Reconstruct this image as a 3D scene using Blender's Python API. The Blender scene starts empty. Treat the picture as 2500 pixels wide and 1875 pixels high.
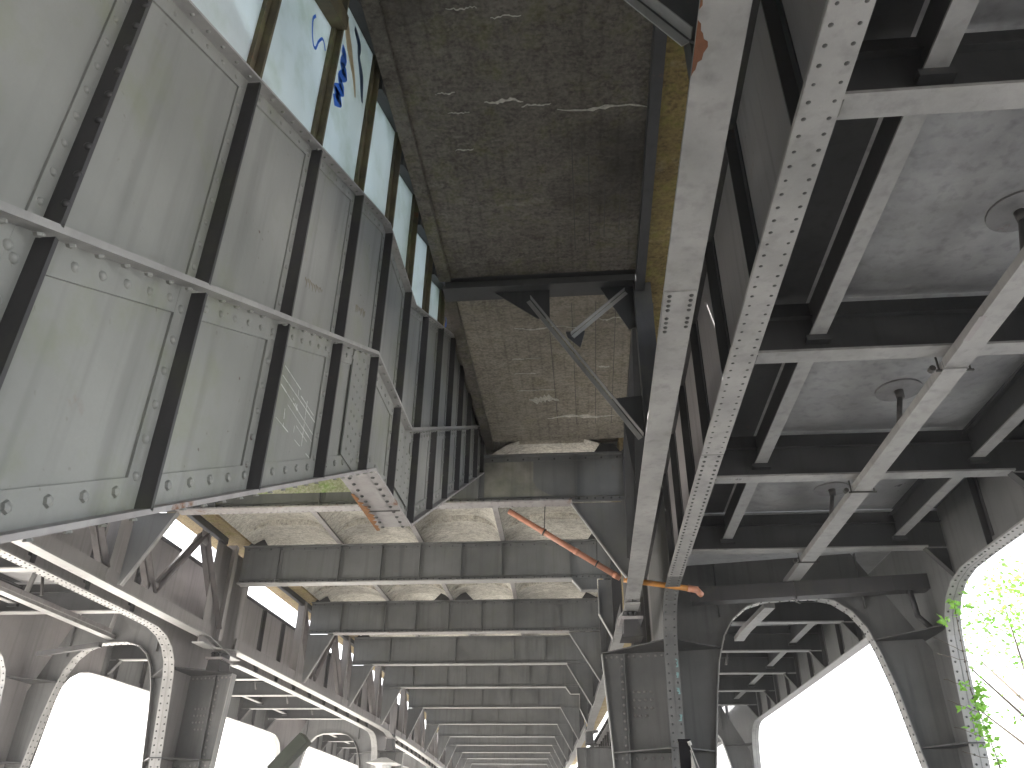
import bpy, math, random
from math import sin, cos, pi, radians, sqrt
from mathutils import Vector, Matrix
random.seed(7)
S = bpy.context.scene
COL = S.collection
ZO = 1.6                      # the camera stands 1.6 m above the ground; coordinates below are metres from the lens

# ------------------------------------------------------------------ camera
cam_d = bpy.data.cameras.new('camera'); cam = bpy.data.objects.new('camera', cam_d); COL.objects.link(cam)
cam_d.sensor_width = 36; cam_d.lens = 27.45; cam_d.clip_start = 0.05; cam_d.clip_end = 2000
_p, _y, _r = radians(30.16), radians(5.60), radians(-0.70)
_f = Vector((-sin(_y)*cos(_p), cos(_y)*cos(_p), sin(_p))); _rt = Vector((cos(_y), sin(_y), 0)); _dn = _f.cross(_rt)
_R = cos(_r)*_rt + sin(_r)*_dn; _D = -sin(_r)*_rt + cos(_r)*_dn
M = Matrix((( _R.x, -_D.x, -_f.x, 0), (_R.y, -_D.y, -_f.y, 0), (_R.z, -_D.z, -_f.z, ZO), (0, 0, 0, 1)))
cam.matrix_world = M
S.camera = cam

# ------------------------------------------------------------------ sky, sun, exposure
SUN_EL, SUN_AZ = radians(40), radians(-62)      # azimuth clockwise from +Y
w = bpy.data.worlds.new('World'); S.world = w; w.use_nodes = True
nt = w.node_tree; nt.nodes.clear()
sky = nt.nodes.new('ShaderNodeTexSky'); sky.sky_type = 'NISHITA'; sky.sun_disc = False
sky.sun_elevation = SUN_EL; sky.sun_rotation = SUN_AZ; sky.air_density = 1.2; sky.dust_density = 3.0; sky.ozone_density = 1.0
bg = nt.nodes.new('ShaderNodeBackground'); bg.inputs['Strength'].default_value = 0.15
ow = nt.nodes.new('ShaderNodeOutputWorld')
hs = nt.nodes.new('ShaderNodeHueSaturation'); hs.inputs['Saturation'].default_value = .35
nt.links.new(sky.outputs[0], hs.inputs['Color']); nt.links.new(hs.outputs[0], bg.inputs[0]); nt.links.new(bg.outputs[0], ow.inputs[0])
sd = bpy.data.lights.new('sun', 'SUN'); sd.energy = 4.6; sd.angle = radians(0.6); sd.color = (1.0, 0.965, 0.94)
sun = bpy.data.objects.new('sun', sd); COL.objects.link(sun)
_s = Vector((sin(SUN_AZ)*cos(SUN_EL), cos(SUN_AZ)*cos(SUN_EL), sin(SUN_EL)))
sun.rotation_euler = _s.to_track_quat('Z', 'Y').to_euler(); sun.location = (30, -30, 40)
S.view_settings.view_transform = 'Standard'; S.view_settings.look = 'None'
S.view_settings.exposure = 2.58; S.view_settings.gamma = 1; S.view_settings.use_curve_mapping = False
S.cycles.max_bounces = 10; S.cycles.diffuse_bounces = 7; S.cycles.glossy_bounces = 3; S.cycles.transmission_bounces = 4
S.cycles.use_denoising = True

# ------------------------------------------------------------------ materials
def mat_base(name):
    m = bpy.data.materials.new(name); m.use_nodes = True
    t = m.node_tree; b = t.nodes['Principled BSDF']
    g = t.nodes.new('ShaderNodeNewGeometry')
    return m, t, b, g.outputs['Position']
def noise(t, vec, scale, detail=4, rough=.55, stretch=None, dist=0):
    if stretch:
        mp = t.nodes.new('ShaderNodeMapping'); mp.inputs['Scale'].default_value = stretch; t.links.new(vec, mp.inputs[0]); vec = mp.outputs[0]
    n = t.nodes.new('ShaderNodeTexNoise'); n.inputs['Scale'].default_value = scale; n.inputs['Detail'].default_value = detail
    n.inputs['Roughness'].default_value = rough; n.inputs['Distortion'].default_value = dist
    t.links.new(vec, n.inputs['Vector']); return n.outputs['Fac']
def ramp(t, fac, a, b, ca=(0, 0, 0, 1), cb=(1, 1, 1, 1)):
    r = t.nodes.new('ShaderNodeValToRGB'); r.color_ramp.elements[0].position = a; r.color_ramp.elements[1].position = b
    r.color_ramp.elements[0].color = ca; r.color_ramp.elements[1].color = cb
    t.links.new(fac, r.inputs[0]); return r.outputs[0]
def mix(t, fac, a, b, mode='MIX'):
    n = t.nodes.new('ShaderNodeMix'); n.data_type = 'RGBA'; n.blend_type = mode
    if isinstance(fac, (int, float)): n.inputs[0].default_value = fac
    else: t.links.new(fac, n.inputs[0])
    for i, v in ((6, a), (7, b)):
        if isinstance(v, tuple): n.inputs[i].default_value = (*v[:3], 1)
        else: t.links.new(v, n.inputs[i])
    return n.outputs[2]
def mul(t, a, k):
    n = t.nodes.new('ShaderNodeMath'); n.operation = 'MULTIPLY'; t.links.new(a, n.inputs[0])
    if isinstance(k, (int, float)): n.inputs[1].default_value = k
    else: t.links.new(k, n.inputs[1])
    return n.outputs[0]
def bump(t, b, h, strength=.3, dist=.01):
    n = t.nodes.new('ShaderNodeBump'); n.inputs['Strength'].default_value = strength; n.inputs['Distance'].default_value = dist
    t.links.new(h, n.inputs['Height']); t.links.new(n.outputs[0], b.inputs['Normal'])

def steel(name, base, dark, rust=.15, moss=0.0, rough=.5, blotch=.8, spots=.5):
    m, t, b, P = mat_base(name)
    n1 = noise(t, P, blotch, 6, .6)
    c = mix(t, ramp(t, n1, .35, .68), dark, base)
    n2 = noise(t, P, 1.0, 3, .5, stretch=(9, 9, .5))
    c = mix(t, mul(t, ramp(t, n2, .50, .75), .5), c, tuple(v*.55 for v in dark))
    n3 = noise(t, P, 70, 3, .6)
    c = mix(t, mul(t, ramp(t, n3, .3, .7), .18), c, tuple(v*.7 for v in base))
    if moss:
        n4 = noise(t, P, 2.6, 6, .65)
        c = mix(t, mul(t, ramp(t, n4, .52, .72), moss), c, (.16, .19, .07))
    if spots:
        n6 = noise(t, P, 26, 3, .5)
        c = mix(t, mul(t, mul(t, ramp(t, n6, .69, .73), ramp(t, noise(t, P, 1.4, 3), .48, .6)), spots), c, (.08, .055, .045))
    n5 = noise(t, P, 3.3, 8, .7)
    r = ramp(t, n5, .66-.06*rust, .74-.06*rust)
    c = mix(t, mul(t, r, min(1, rust*2.5)), c, (.17, .075, .035))
    t.links.new(c, b.inputs['Base Color'])
    b.inputs['Roughness'].default_value = rough
    t.links.new(ramp(t, n1, .2, .8, (rough-.12,)*3+(1,), (rough+.18,)*3+(1,)), b.inputs['Roughness'])
    bump(t, b, noise(t, P, 24, 5, .6), .25, .006)
    return m

def concrete(name, a, bcol, moss=.3, white=.2, boards=None, bstr=.6, mosscol=(.13, .13, .045), grime=.5, damp=0.0):
    m, t, b, P = mat_base(name)
    n1 = noise(t, P, 1.7, 9, .68, dist=.3)
    c = mix(t, ramp(t, n1, .34, .66), a, bcol)
    n2 = noise(t, P, 8, 9, .78, stretch=(1, 1.9, 1))
    c = mix(t, mul(t, ramp(t, n2, .45, .6), grime), c, tuple(v*.45 for v in a))
    n3 = noise(t, P, 3.1, 8, .7)
    c = mix(t, mul(t, ramp(t, n3, .5, .66), moss), c, mosscol)
    n7 = noise(t, P, 28, 4, .6)
    c = mix(t, mul(t, ramp(t, n7, .42, .66), .4), c, tuple(min(1, v*1.5) for v in bcol))
    n4 = noise(t, P, .9, 9, .7, stretch=(.6, 2.6, 1), dist=.6)
    n4b = noise(t, P, 7, 6, .7)
    c = mix(t, mul(t, mul(t, ramp(t, n4, .59, .63), ramp(t, n4b, .45, .6)), white), c, (.62, .6, .54))
    h = mul(t, n2, 1.0)
    if boards:                                             # board marks of the formwork: fine relief lines along y
        sp = t.nodes.new('ShaderNodeSeparateXYZ'); t.links.new(P, sp.inputs[0])
        for ax, per in boards:
            wv = t.nodes.new('ShaderNodeMath'); wv.operation = 'PINGPONG'; wv.inputs[1].default_value = per/2
            wob = t.nodes.new('ShaderNodeMath'); wob.operation = 'MULTIPLY_ADD'; wob.inputs[1].default_value = .035
            t.links.new(noise(t, P, 1.2, 3), wob.inputs[0]); t.links.new(sp.outputs[ax], wob.inputs[2]); t.links.new(wob.outputs[0], wv.inputs[0])
            line = ramp(t, wv.outputs[0], .0, .035*per*4, (1, 1, 1, 1), (0, 0, 0, 1))
            brk = ramp(t, noise(t, P, 2.2, 4), .45, .6)
            c = mix(t, mul(t, mul(t, line, brk), .30), c, tuple(v*.4 for v in a))
            s2 = t.nodes.new('ShaderNodeMath'); s2.operation = 'SUBTRACT'; t.links.new(h, s2.inputs[0]); t.links.new(mul(t, line, .25), s2.inputs[1]); h = s2.outputs[0]
    nb = noise(t, P, .55, 3, .5)
    c = mix(t, mul(t, ramp(t, nb, .48, .66), damp), c, tuple(v*.28 for v in a))
    t.links.new(c, b.inputs['Base Color']); b.inputs['Roughness'].default_value = .88; b.inputs['Specular IOR Level'].default_value = .25
    bump(t, b, h, bstr, .015)
    return m

def plain(name, col, rough=.5, metal=0, var=.2):
    m, t, b, P = mat_base(name)
    c = mix(t, mul(t, ramp(t, noise(t, P, 6, 6, .65), .35, .7), var), col, tuple(v*.5 for v in col))
    t.links.new(c, b.inputs['Base Color']); b.inputs['Roughness'].default_value = rough; b.inputs['Metallic'].default_value = metal
    bump(t, b, noise(t, P, 40, 4), .15, .004)
    return m

MT = {}
MT['stair'] = steel('stair_grey_green_paint', (.285, .29, .278), (.20, .205, .195), rust=.14, moss=.30, rough=.46, spots=.9)
MT['stiff'] = steel('stiffener_paint_shaded', (.062, .06, .064), (.036, .035, .038), rust=.12, moss=.15, rough=.5)  # stair ribs share the wall's paint; their shade is put into this colour
MT['flange'] = steel('flange_grey_paint', (.37, .365, .36), (.245, .242, .24), rust=.16, moss=.10, rough=.42, blotch=1.6, spots=.2)
MT['rusty'] = steel('rusting_flange_paint', (.36, .35, .35), (.27, .25, .25), rust=.9, rough=.55, blotch=2.2)
MT['web'] = steel('girder_web_paint', (.185, .19, .192), (.11, .114, .117), rust=.12, moss=.10, rough=.55)
MT['dark'] = steel('dark_girder_paint', (.055, .056, .059), (.03, .031, .034), rust=.10, rough=.5)
MT['rivet'] = steel('shade_dark_rivet_heads', (.07, .07, .07), (.04, .04, .04), rust=.2, rough=.5)  # heads share the plate paint; their shading is put into the darker colour
MT['mauve'] = steel('outer_girder_paint', (.30, .28, .28), (.21, .198, .20), rust=.14, moss=.08, rough=.5)
MT['pier'] = steel('pier_grey_paint', (.17, .17, .17), (.10, .103, .105), rust=.08, rough=.5)
MT['deck'] = steel('deck_plate_paint', (.40, .40, .405), (.20, .198, .205), rust=.12, moss=.1, rough=.34, blotch=1.1, spots=.1)
MT['lattice'] = steel('lattice_bar_paint', (.17, .15, .15), (.10, .09, .092), rust=.2)
MT['post'] = steel('mossy_brown_post', (.16, .135, .07), (.06, .05, .035), rust=.7, moss=.8, rough=.7, blotch=3)
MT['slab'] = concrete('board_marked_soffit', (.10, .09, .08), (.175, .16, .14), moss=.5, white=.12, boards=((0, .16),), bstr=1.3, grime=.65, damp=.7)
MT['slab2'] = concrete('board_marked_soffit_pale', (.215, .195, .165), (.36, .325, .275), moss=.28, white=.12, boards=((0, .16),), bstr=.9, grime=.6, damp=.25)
MT['vault'] = concrete('pale_vault_concrete', (.46, .43, .38), (.70, .67, .61), moss=.15, white=.35, boards=((1, .32),), bstr=.5, mosscol=(.33, .33, .22), grime=.75, damp=.45)
MT['over'] = concrete('ochre_mossy_concrete', (.30, .22, .13), (.44, .35, .20), moss=.5, white=.3, mosscol=(.27, .27, .05), bstr=1)
MT['mossy'] = concrete('yellow_moss_concrete', (.13, .09, .035), (.22, .17, .06), moss=.8, white=.1, mosscol=(.17, .17, .03), bstr=1.3, grime=.7, damp=.5)
MT['green'] = concrete('green_mossy_concrete', (.34, .38, .20), (.56, .55, .42), moss=.95, white=.5, mosscol=(.23, .42, .07), bstr=.7)
MT['ground'] = concrete('pale_paving', (.42, .40, .36), (.52, .50, .46), moss=.03, white=.05, bstr=.3)
MT['pipe1'] = plain('salmon_plastic_pipe', (.56, .25, .16), .4, var=.5)
MT['pipe2'] = plain('orange_plastic_pipe', (.55, .24, .05), .4, var=.35)
MT['clamp'] = plain('black_iron', (.05, .048, .045), .5)
MT['white'] = plain('white_lamp_enamel', (.75, .76, .76), .3)
MT['olive'] = plain('dark_olive_metal', (.028, .036, .022), .5)
MT['black'] = plain('gloss_black_paint', (.012, .012, .016), .12)
MT['blue'] = plain('blue_spray_paint', (.03, .16, .70), .5, var=.2)
MT['navy'] = plain('dark_blue_spray_paint', (.04, .08, .16), .5, var=.4)
MT['cream'] = plain('cream_spray_paint', (.62, .52, .34), .5, var=.3)
MT['yellow'] = plain('yellow_film', (.75, .48, .04), .4)
MT['film'] = plain('torn_plastic_film', (.5, .48, .45), .4)
MT['bark'] = plain('bark', (.10, .075, .05), .85, var=.6)
def glass_mat():
    m, t, b, P = mat_base('frosted_stair_glass')
    n = noise(t, P, 1.1, 4, .5, stretch=(1, 1, .4)); g = noise(t, P, 2.6, 5, .6)
    c = mix(t, ramp(t, n, .35, .7), (.48, .54, .55), (.62, .69, .72))
    c = mix(t, mul(t, ramp(t, g, .5, .75), .45), c, (.26, .34, .24))
    d = t.nodes.new('ShaderNodeBsdfTranslucent'); t.links.new(c, d.inputs[0]); t.links.new(c, b.inputs['Base Color'])
    b.inputs['Roughness'].default_value = .35
    mx = t.nodes.new('ShaderNodeMixShader'); mx.inputs[0].default_value = .24
    t.links.new(b.outputs[0], mx.inputs[1]); t.links.new(d.outputs[0], mx.inputs[2])
    t.links.new(mx.outputs[0], t.nodes['Material Output'].inputs[0]); return m
MT['glass'] = glass_mat()
def leaf_mat(name, a, bb):
    m, t, b, P = mat_base(name)
    c = mix(t, ramp(t, noise(t, P, 5, 3), .4, .6), a, bb)
    t.links.new(c, b.inputs['Base Color']); b.inputs['Roughness'].default_value = .5
    d = t.nodes.new('ShaderNodeBsdfTranslucent'); t.links.new(c, d.inputs[0])
    mx = t.nodes.new('ShaderNodeMixShader'); mx.inputs[0].default_value = .5
    t.links.new(b.outputs[0], mx.inputs[1]); t.links.new(d.outputs[0], mx.inputs[2])
    t.links.new(mx.outputs[0], t.nodes['Material Output'].inputs[0]); return m
MT['leaf'] = leaf_mat('bright_green_leaf', (.22, .46, .06), (.30, .58, .10))
MT['leaf2'] = leaf_mat('tree_leaf', (.12, .20, .05), (.20, .30, .09))

# ------------------------------------------------------------------ plan of the structure: both edges close in with distance
def interp(tab, y):
    if y <= tab[0][0]: return tab[0][1]
    for (a, va), (b_, vb) in zip(tab, tab[1:]):
        if y <= b_: return va + (vb-va)*(y-a)/(b_-a)
    (a, va), (b_, vb) = tab[-2:]; return vb + (vb-va)*(y-b_)/(b_-a)
DR = [(12.5, 0), (16.9, -.16), (21.3, -.35), (25.6, -.56), (30, -.78), (35.1, -1.15), (40.8, -1.56), (46, -1.92), (60, -3.0)]
DL = [(12.5, 0), (25, .05), (30, .02), (35.1, -.12), (40.8, -.4), (46, -.72), (60, -1.7)]
def warp(x, y):
    u = min(1, max(0, (x+7.57)/8.25)); d = interp(DL, y)*(1-u) + interp(DR, y)*u
    if x > .92: v = min(1, (x-.92)/.3); d = d*(1-v) + interp(DL, y)*v      # the tracks keep their gauge, only the platform narrows
    return x + d

# ------------------------------------------------------------------ mesh helpers
class MB:
    def __init__(s): s.v = []; s.f = []
    def add(s, vs, fs):
        o = len(s.v); s.v += [tuple(p) for p in vs]; s.f += [tuple(i+o for i in f) for f in fs]
    def box(s, x0, x1, y0, y1, z0, z1):
        s.add([(x, y, z) for x in (x0, x1) for y in (y0, y1) for z in (z0, z1)],
              [(0, 1, 3, 2), (4, 6, 7, 5), (0, 4, 5, 1), (2, 3, 7, 6), (0, 2, 6, 4), (1, 5, 7, 3)])
    def prism(s, poly, ax, a0, a1):
        n = len(poly)
        def P(p, a): return {'x': (a, p[0], p[1]), 'y': (p[0], a, p[1]), 'z': (p[0], p[1], a)}[ax]
        s.add([P(p, a0) for p in poly]+[P(p, a1) for p in poly],
              [tuple(range(n))[::-1], tuple(range(n, 2*n))]+[(i, (i+1) % n, n+(i+1) % n, n+i) for i in range(n)])
    def bar(s, p, q, w, h, up=(0, 0, 1)):
        p, q = Vector(p), Vector(q); d = (q-p).normalized(); a = d.cross(Vector(up))
        if a.length < 1e-4: a = d.cross(Vector((1, 0, 0)))
        a.normalize(); b = a.cross(d).normalized(); a *= w/2; b *= h/2
        vs = [c+e for c in (p, q) for e in (-a-b, a-b, a+b, -a+b)]
        s.add(vs, [(3, 2, 1, 0), (4, 5, 6, 7), (0, 1, 5, 4), (1, 2, 6, 5), (2, 3, 7, 6), (3, 0, 4, 7)])
    def strip(s, pts, ax, a0, a1, th):
        """plate of thickness th following a polyline (2D) and extruded along ax"""
        n = len(pts); off = []
        for i in range(n):
            a = Vector(pts[max(0, i-1)]); b = Vector(pts[min(n-1, i+1)]); d = (b-a).normalized(); off.append((pts[i][0]-d[1]*th, pts[i][1]+d[0]*th))
        for i in range(n-1):
            s.prism([pts[i], pts[i+1], off[i+1], off[i]], ax, a0, a1)
    def cyl(s, p, q, r, n=12, r2=None):
        p, q = Vector(p), Vector(q); d = (q-p).normalized(); a = d.cross(Vector((0, 0, 1)))
        if a.length < 1e-4: a = Vector((1, 0, 0))
        a.normalize(); b = d.cross(a); r2 = r if r2 is None else r2
        vs = [c+(a*cos(2*pi*i/n)+b*sin(2*pi*i/n))*rr for c, rr in ((p, r), (q, r2)) for i in range(n)]
        s.add(vs, [tuple(range(n))[::-1], tuple(range(n, 2*n))]+[(i, (i+1) % n, n+(i+1) % n, n+i) for i in range(n)])
    def rivet(s, p, nrm, r=.017, n=6):
        p = Vector(p); d = Vector(nrm).normalized(); a = d.orthogonal().normalized(); b = d.cross(a)
        vs = [p+(a*cos(2*pi*i/n)+b*sin(2*pi*i/n))*rr+d*h for rr, h in ((r, -.001), (r*.8, r*.45)) for i in range(n)]+[p+d*r*.75]
        s.add(vs, [(i, (i+1) % n, n+(i+1) % n, n+i) for i in range(n)]+[(n+i, n+(i+1) % n, 2*n) for i in range(n)])
    def build(s, name, m, parent=None, kind=None, label=None, smooth=False, mirror=False, nowarp=False):
        loc = parent.location if parent else Vector((0, 0, 0))
        if mirror: s.v = [(-7.08-x, y, z) for x, y, z in s.v]; s.f = [f[::-1] for f in s.f]
        vs = []
        for x, y, z in s.v:
            if y > 12.5 and not nowarp: x = warp(x, y)
            vs.append((x-loc.x, y-loc.y, z+ZO-loc.z))
        me = bpy.data.meshes.new(name); me.from_pydata(vs, [], s.f); me.materials.append(MT[m] if isinstance(m, str) else m)
        if smooth: me.polygons.foreach_set('use_smooth', [True]*len(me.polygons))
        me.update()
        o = bpy.data.objects.new(name, me); COL.objects.link(o)
        if parent: o.parent = parent
        if kind: o['kind'] = kind
        if label: o['label'] = label
        return o
def thing(name, label, cat, loc, group=None, mirror=False):
    x, y, z = loc
    if mirror: x = -7.08-x
    o = bpy.data.objects.new(name, None); COL.objects.link(o); o.location = (warp(x, y) if y > 12.5 else x, y, z+ZO); o.empty_display_size = .2
    o['label'] = label; o['category'] = cat
    if group: o['group'] = group
    return o
def tag(o, label, cat, group=None):
    o['label'] = label; o['category'] = cat
    if group: o['group'] = group
    return o
def boxes(name, m, parent, *bb, mirror=False, label=None):
    k = MB()
    for b in bb: k.box(*b)
    return k.build(name, m, parent, mirror=mirror, label=label)
_rv = {}
def rivets(parent, pts, nrm, r, m, single=False, mirror=False):
    """round rivet heads: single objects that share one mesh where they show large, else one joined part"""
    if not pts: return
    rg = random.Random(len(pts)); pts = [(p[0], p[1]+rg.uniform(-.003, .003), p[2]+rg.uniform(-.001, .001)) for p in pts if rg.random() > .02]
    if not single:
        k = MB()
        for p in pts: k.rivet(p, nrm, r)
        return k.build('rivet', m, parent, kind='stuff', mirror=mirror)
    key = (tuple(nrm), r, m)
    if key not in _rv:
        k = MB(); k.rivet((0, 0, -ZO), nrm, r, 8)
        me = bpy.data.meshes.new('rivet'); me.from_pydata([(x, y, z+ZO) for x, y, z in k.v], [], k.f); me.materials.append(MT[m])
        me.polygons.foreach_set('use_smooth', [True]*len(me.polygons)); _rv[key] = me
    for p in pts:
        o = bpy.data.objects.new('rivet', _rv[key]); COL.objects.link(o); o.parent = parent
        o.location = Vector((p[0], p[1], p[2]+ZO))-parent.location
def frange(a, b, st):
    n = max(1, int(round((b-a)/st))); return [a+(b-a)*i/n for i in range(n+1)]

# ================================================================== ground
g = MB(); g.add([(-400, -400, -ZO), (400, -400, -ZO), (400, 400, -ZO), (-400, 400, -ZO)], [(0, 1, 2, 3)])
g = g.build('ground', 'ground', nowarp=True); g['kind'] = 'structure'
k = MB(); k.box(8.5, 15.5, -200, 200, -ZO-.2, -ZO+.004); r_ = k.build('road', plain('asphalt', (.055, .055, .056), .85), nowarp=True); r_['kind'] = 'structure'
k = MB(); k.box(8.3, 8.5, -200, 200, -ZO-.2, -ZO+.12); r_ = k.build('kerb', MT['ground'], nowarp=True); r_['kind'] = 'structure'

XI_, XT_ = 1.38, 5.60
# ================================================================== platform soffit over the near part
sl = thing('platform_slab', 'dark board-marked concrete platform soffit filling the top of the view', 'ceiling', (-.4, 4, 5.75))
boxes('soffit_panel', 'slab', sl, (-1.46, .74, -3, 7.30, 5.75, 6.1), label='dark brown soffit panel with thin white cracks')
boxes('soffit_panel', 'slab2', sl, (-1.46, .74, 7.62, 11.75, 5.75, 6.1), label='paler brown soffit panel behind the black frame')
boxes('edge_strip', 'slab2', sl, (-1.40, .95, 11.75, 12.3, 5.95, 6.1), label='white stained strip above the girder')
boxes('edge_curb', 'slab', sl, (-1.60, -1.462, -3, 7.30, 5.70, 6.1), (-1.60, -1.462, 7.62, 12.0, 5.70, 6.1), (-1.80, -1.601, -3, 12.0, 6.02, 6.1), (-1.80, -1.601, 8.0, 12.0, 5.90, 6.02))
boxes('overhang', 'mossy', sl, (.80, 1.42, -3, 12.0, 5.66, 6.1), label='mossy yellow-brown overhang beside the flange')
boxes('edge_lip', 'slab', sl, (.742, .799, -3, 12.0, 5.80, 6.1))
# spalls and lime crusts standing proud of the soffit
def crust(x0, x1, y, amp, m, name, parent, n=15, w=.03, z=5.75):
    k = MB(); pts = []
    for i in range(n+1):
        x = x0+(x1-x0)*i/n; yy = y+amp*sin(i*.55+x0*9)*.7+random.uniform(-.009, .009); ww = w*(.25+1.1*random.random()**1.6)*(sin(pi*(i+.4)/(n+.8)))
        pts.append((x, yy, ww))
    vs = []; fs = []
    for x, yy, ww in pts: vs += [(x, yy-ww/2, z-.001), (x, yy+ww/2, z-.001), (x, yy+ww*.1, z-.012-.1*ww)]
    for i in range(n): a = 3*i; fs += [(a, a+2, a+5, a+3), (a+2, a+1, a+4, a+5)]
    k.add(vs, fs); return k.build(name, m, parent, smooth=True)
MT['lime'] = concrete('lime_crust', (.42, .41, .37), (.60, .58, .53), moss=.1, white=0, bstr=1.2)
for a in ((-.1, .72, 5.0, .03, .045), (-.75, -.4, 4.85, .02, .05), (-.42, -.15, 4.92, .015, .02), (-1.18, -1.0, 4.72, .005, .015), (-1.1, -.9, 4.95, .005, .012), (-1.1, -.92, 5.4, .01, .014), (-.95, -.7, 3.9, .01, .012), (-.6, -.35, 4.0, .01, .010), (-1.05, -.8, 3.62, .01, .01),
          (-.5, .55, 11.1, .04, .10), (-.75, -.3, 10.5, .05, .22), (.3, .45, 9.6, .01, .10), (-.9, -.5, 9.3, .004, .012), (-.9, -.6, 9.7, .004, .012), (-.9, -.35, 10.2, .004, .012), (-.8, .0, 8.55, .04, .03), (.3, .66, 8.4, -.04, .025)):
    crust(a[0], a[1], a[2]*.985, a[3], 'lime', 'lime_crust', sl, w=a[4])
# recessed board seams of the formwork
for i, x in enumerate((.02, .18, .34, .5)):
    k = MB(); k.box(x, x+.008, 5.3+.2*i, 6.9-.1*i, 5.747, 5.752); k.build('board_seam', MT['clamp'], sl)
for i, x in enumerate((-.35, -.05, .25, .5)):
    k = MB(); k.box(x, x+.008, 7.9, 11.2, 5.7475, 5.752); k.build('board_seam', MT['clamp'], sl)
# slab over the far side of the stair opening, out of sight behind the stair wall
sl2 = tag(boxes('platform_slab', 'slab', None, (-7.9, -4.1, -3, 12.0, 5.6, 6.0)), 'platform slab behind the stair wall', 'ceiling')

k = MB(); k.box(-13, 5.8, -6.3, -6.0, -ZO, 5.7)  # added wall, out of view, keeps light from behind off the near steel
tag(k.build('light_block_wall', concrete('light_block_concrete', (.09, .08, .07), (.15, .13, .11), moss=.1, white=.05)), 'added dark wall behind the viewer, unseen, blocking light from behind', 'wall')
for x0, x1, z, lb in ((-7.9, 1.4, 5.75, 'platform slab going on behind the viewer'), (XI_, XT_, 4.6, 'right track deck going on behind the viewer'), (-12.7, -8.5, 4.6, 'left track deck going on behind the viewer')):
    tag(boxes('platform_slab' if z > 5 else 'deck_plate', 'slab' if z > 5 else 'dark', None, (x0, x1, -45, -3.01, z, z+.3)), lb, 'ceiling')
for x, lb in ((XI_, 'right inner'), (XT_, 'right outer'), (-8.46, 'left inner'), (-12.68, 'left outer')):
    tag(boxes('track_girder', 'mauve', None, (x-.1, x+.1, -45, -3.01, 3.5, 5.1)), lb+' track girder going on behind the viewer', 'girder')
# ------------------------------------------------------------------ knee-braced black cross frames
def cross_frame(y, label):
    t = thing('sway_frame', label, 'frame', (-.4, y, 5.6), 'black knee-braced frames under the soffit')
    boxes('beam', 'dark', t, (-1.56, .74, y-.13, y+.13, 5.62, 5.66), (-1.56, .74, y-.012, y+.012, 5.66, 5.80), (-1.56, .74, y-.10, y+.10, 5.80, 5.83))
    k = MB(); k.prism([(-.95, 5.62), (-.30, 5.62), (-.30, 5.22), (-.44, 5.22)], 'y', y-.008, y+.008); k.build('gusset', 'dark', t)
    k = MB(); k.prism([(.30, 5.62), (.74, 5.62), (.74, 5.05), (.60, 5.02)], 'y', y-.008, y+.008); k.build('gusset', 'dark', t)
    k = MB(); k.prism([(.72, 4.15), (.72, 3.62), (.60, 3.70), (.36, 4.12)], 'y', y-.008, y+.008); k.build('gusset', 'dark', t)
    k = MB(); k.bar((-.52, y-.05, 5.50), (.66, y-.05, 3.66), .008, .07, (0, 1, 0)); k.bar((-.55, y-.01, 5.47), (.63, y-.01, 3.63), .05, .008, (0, 1, 0)); k.build('knee_brace', 'flange', t)
    k = MB(); k.prism([(-.12, 5.02), (.10, 5.02), (.04, 4.80), (-.10, 4.94)], 'y', y-.006, y+.006); k.build('gusset', 'dark', t)
    k = MB(); k.bar((.58, y-.04, 5.56), (-.06, y-.04, 4.97), .008, .055, (0, 1, 0)); k.bar((.60, y-.01, 5.53), (-.04, y-.01, 4.94), .045, .008, (0, 1, 0)); k.build('counter_brace', 'flange', t)
cross_frame(7.46, 'black cross beam with V of thin knee braces between the two soffit panels')
cross_frame(2.74, 'pale knee brace cut off by the top edge beside the grey flange')

# ================================================================== stair side girder (left wall)
XO, XW = -1.62, -1.70          # outstanding edges, face of the web
def seg(tab, y):
    return interp(tab, y)
ZB = [(-2, -1.30), (5.56, 2.50), (6.93, 2.53), (13, 5.84)]
ZM = [(-2, -.24), (5.30, 3.42), (6.66, 3.41), (13, 6.68)]
ZU = [(-2, 1.14), (4.9, 4.60), (5.2, 4.74), (6.4, 4.71), (13, 7.98)]
def sb(y): return max(-ZO+.02, seg(ZB, y))
def path(tab, y0, y1):
    return [(y0, seg(tab, y0))]+[p for p in tab if y0+1e-3 < p[0] < y1-1e-3]+[(y1, seg(tab, y1))]
st = thing('stair_enclosure', 'grey-green riveted stair wall with vertical ribs, glazed above, climbing on the left', 'stair wall', (-1.7, 5, -ZO), None)
SY = [-.92, -.03, .86, 1.75, 2.64, 3.53, 4.42, 5.30, 6.16, 7.0, 7.85, 8.68, 9.50, 10.3, 11.1, 11.85]
YE = 11.95
ends = [-1.6]+SY+[YE]
for a, b in zip(ends, ends[1:]):                               # steel panels between the ribs
    mids_b = path(ZB, a, b); mids_m = path(ZM, a, b); mids_u = path(ZU, a, b)
    zt = lambda y, z: min(z, 6.0)
    k = MB(); k.prism([(y, max(-ZO, z)) for y, z in mids_b]+[(y, max(-ZO+.02, min(z, 6.0))) for y, z in mids_m[::-1]], 'x', XW-.012, XW); k.build('web_panel', 'stair', st)
    if seg(ZM, a) < 5.9:
        k = MB(); k.prism([(y, max(-ZO, min(z, 5.95))) for y, z in mids_m]+[(y, max(-ZO+.03, min(z, 6.0))) for y, z in mids_u[::-1]], 'x', XW-.012, XW); k.build('web_panel', 'stair', st)
near = {'n': 0}
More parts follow.
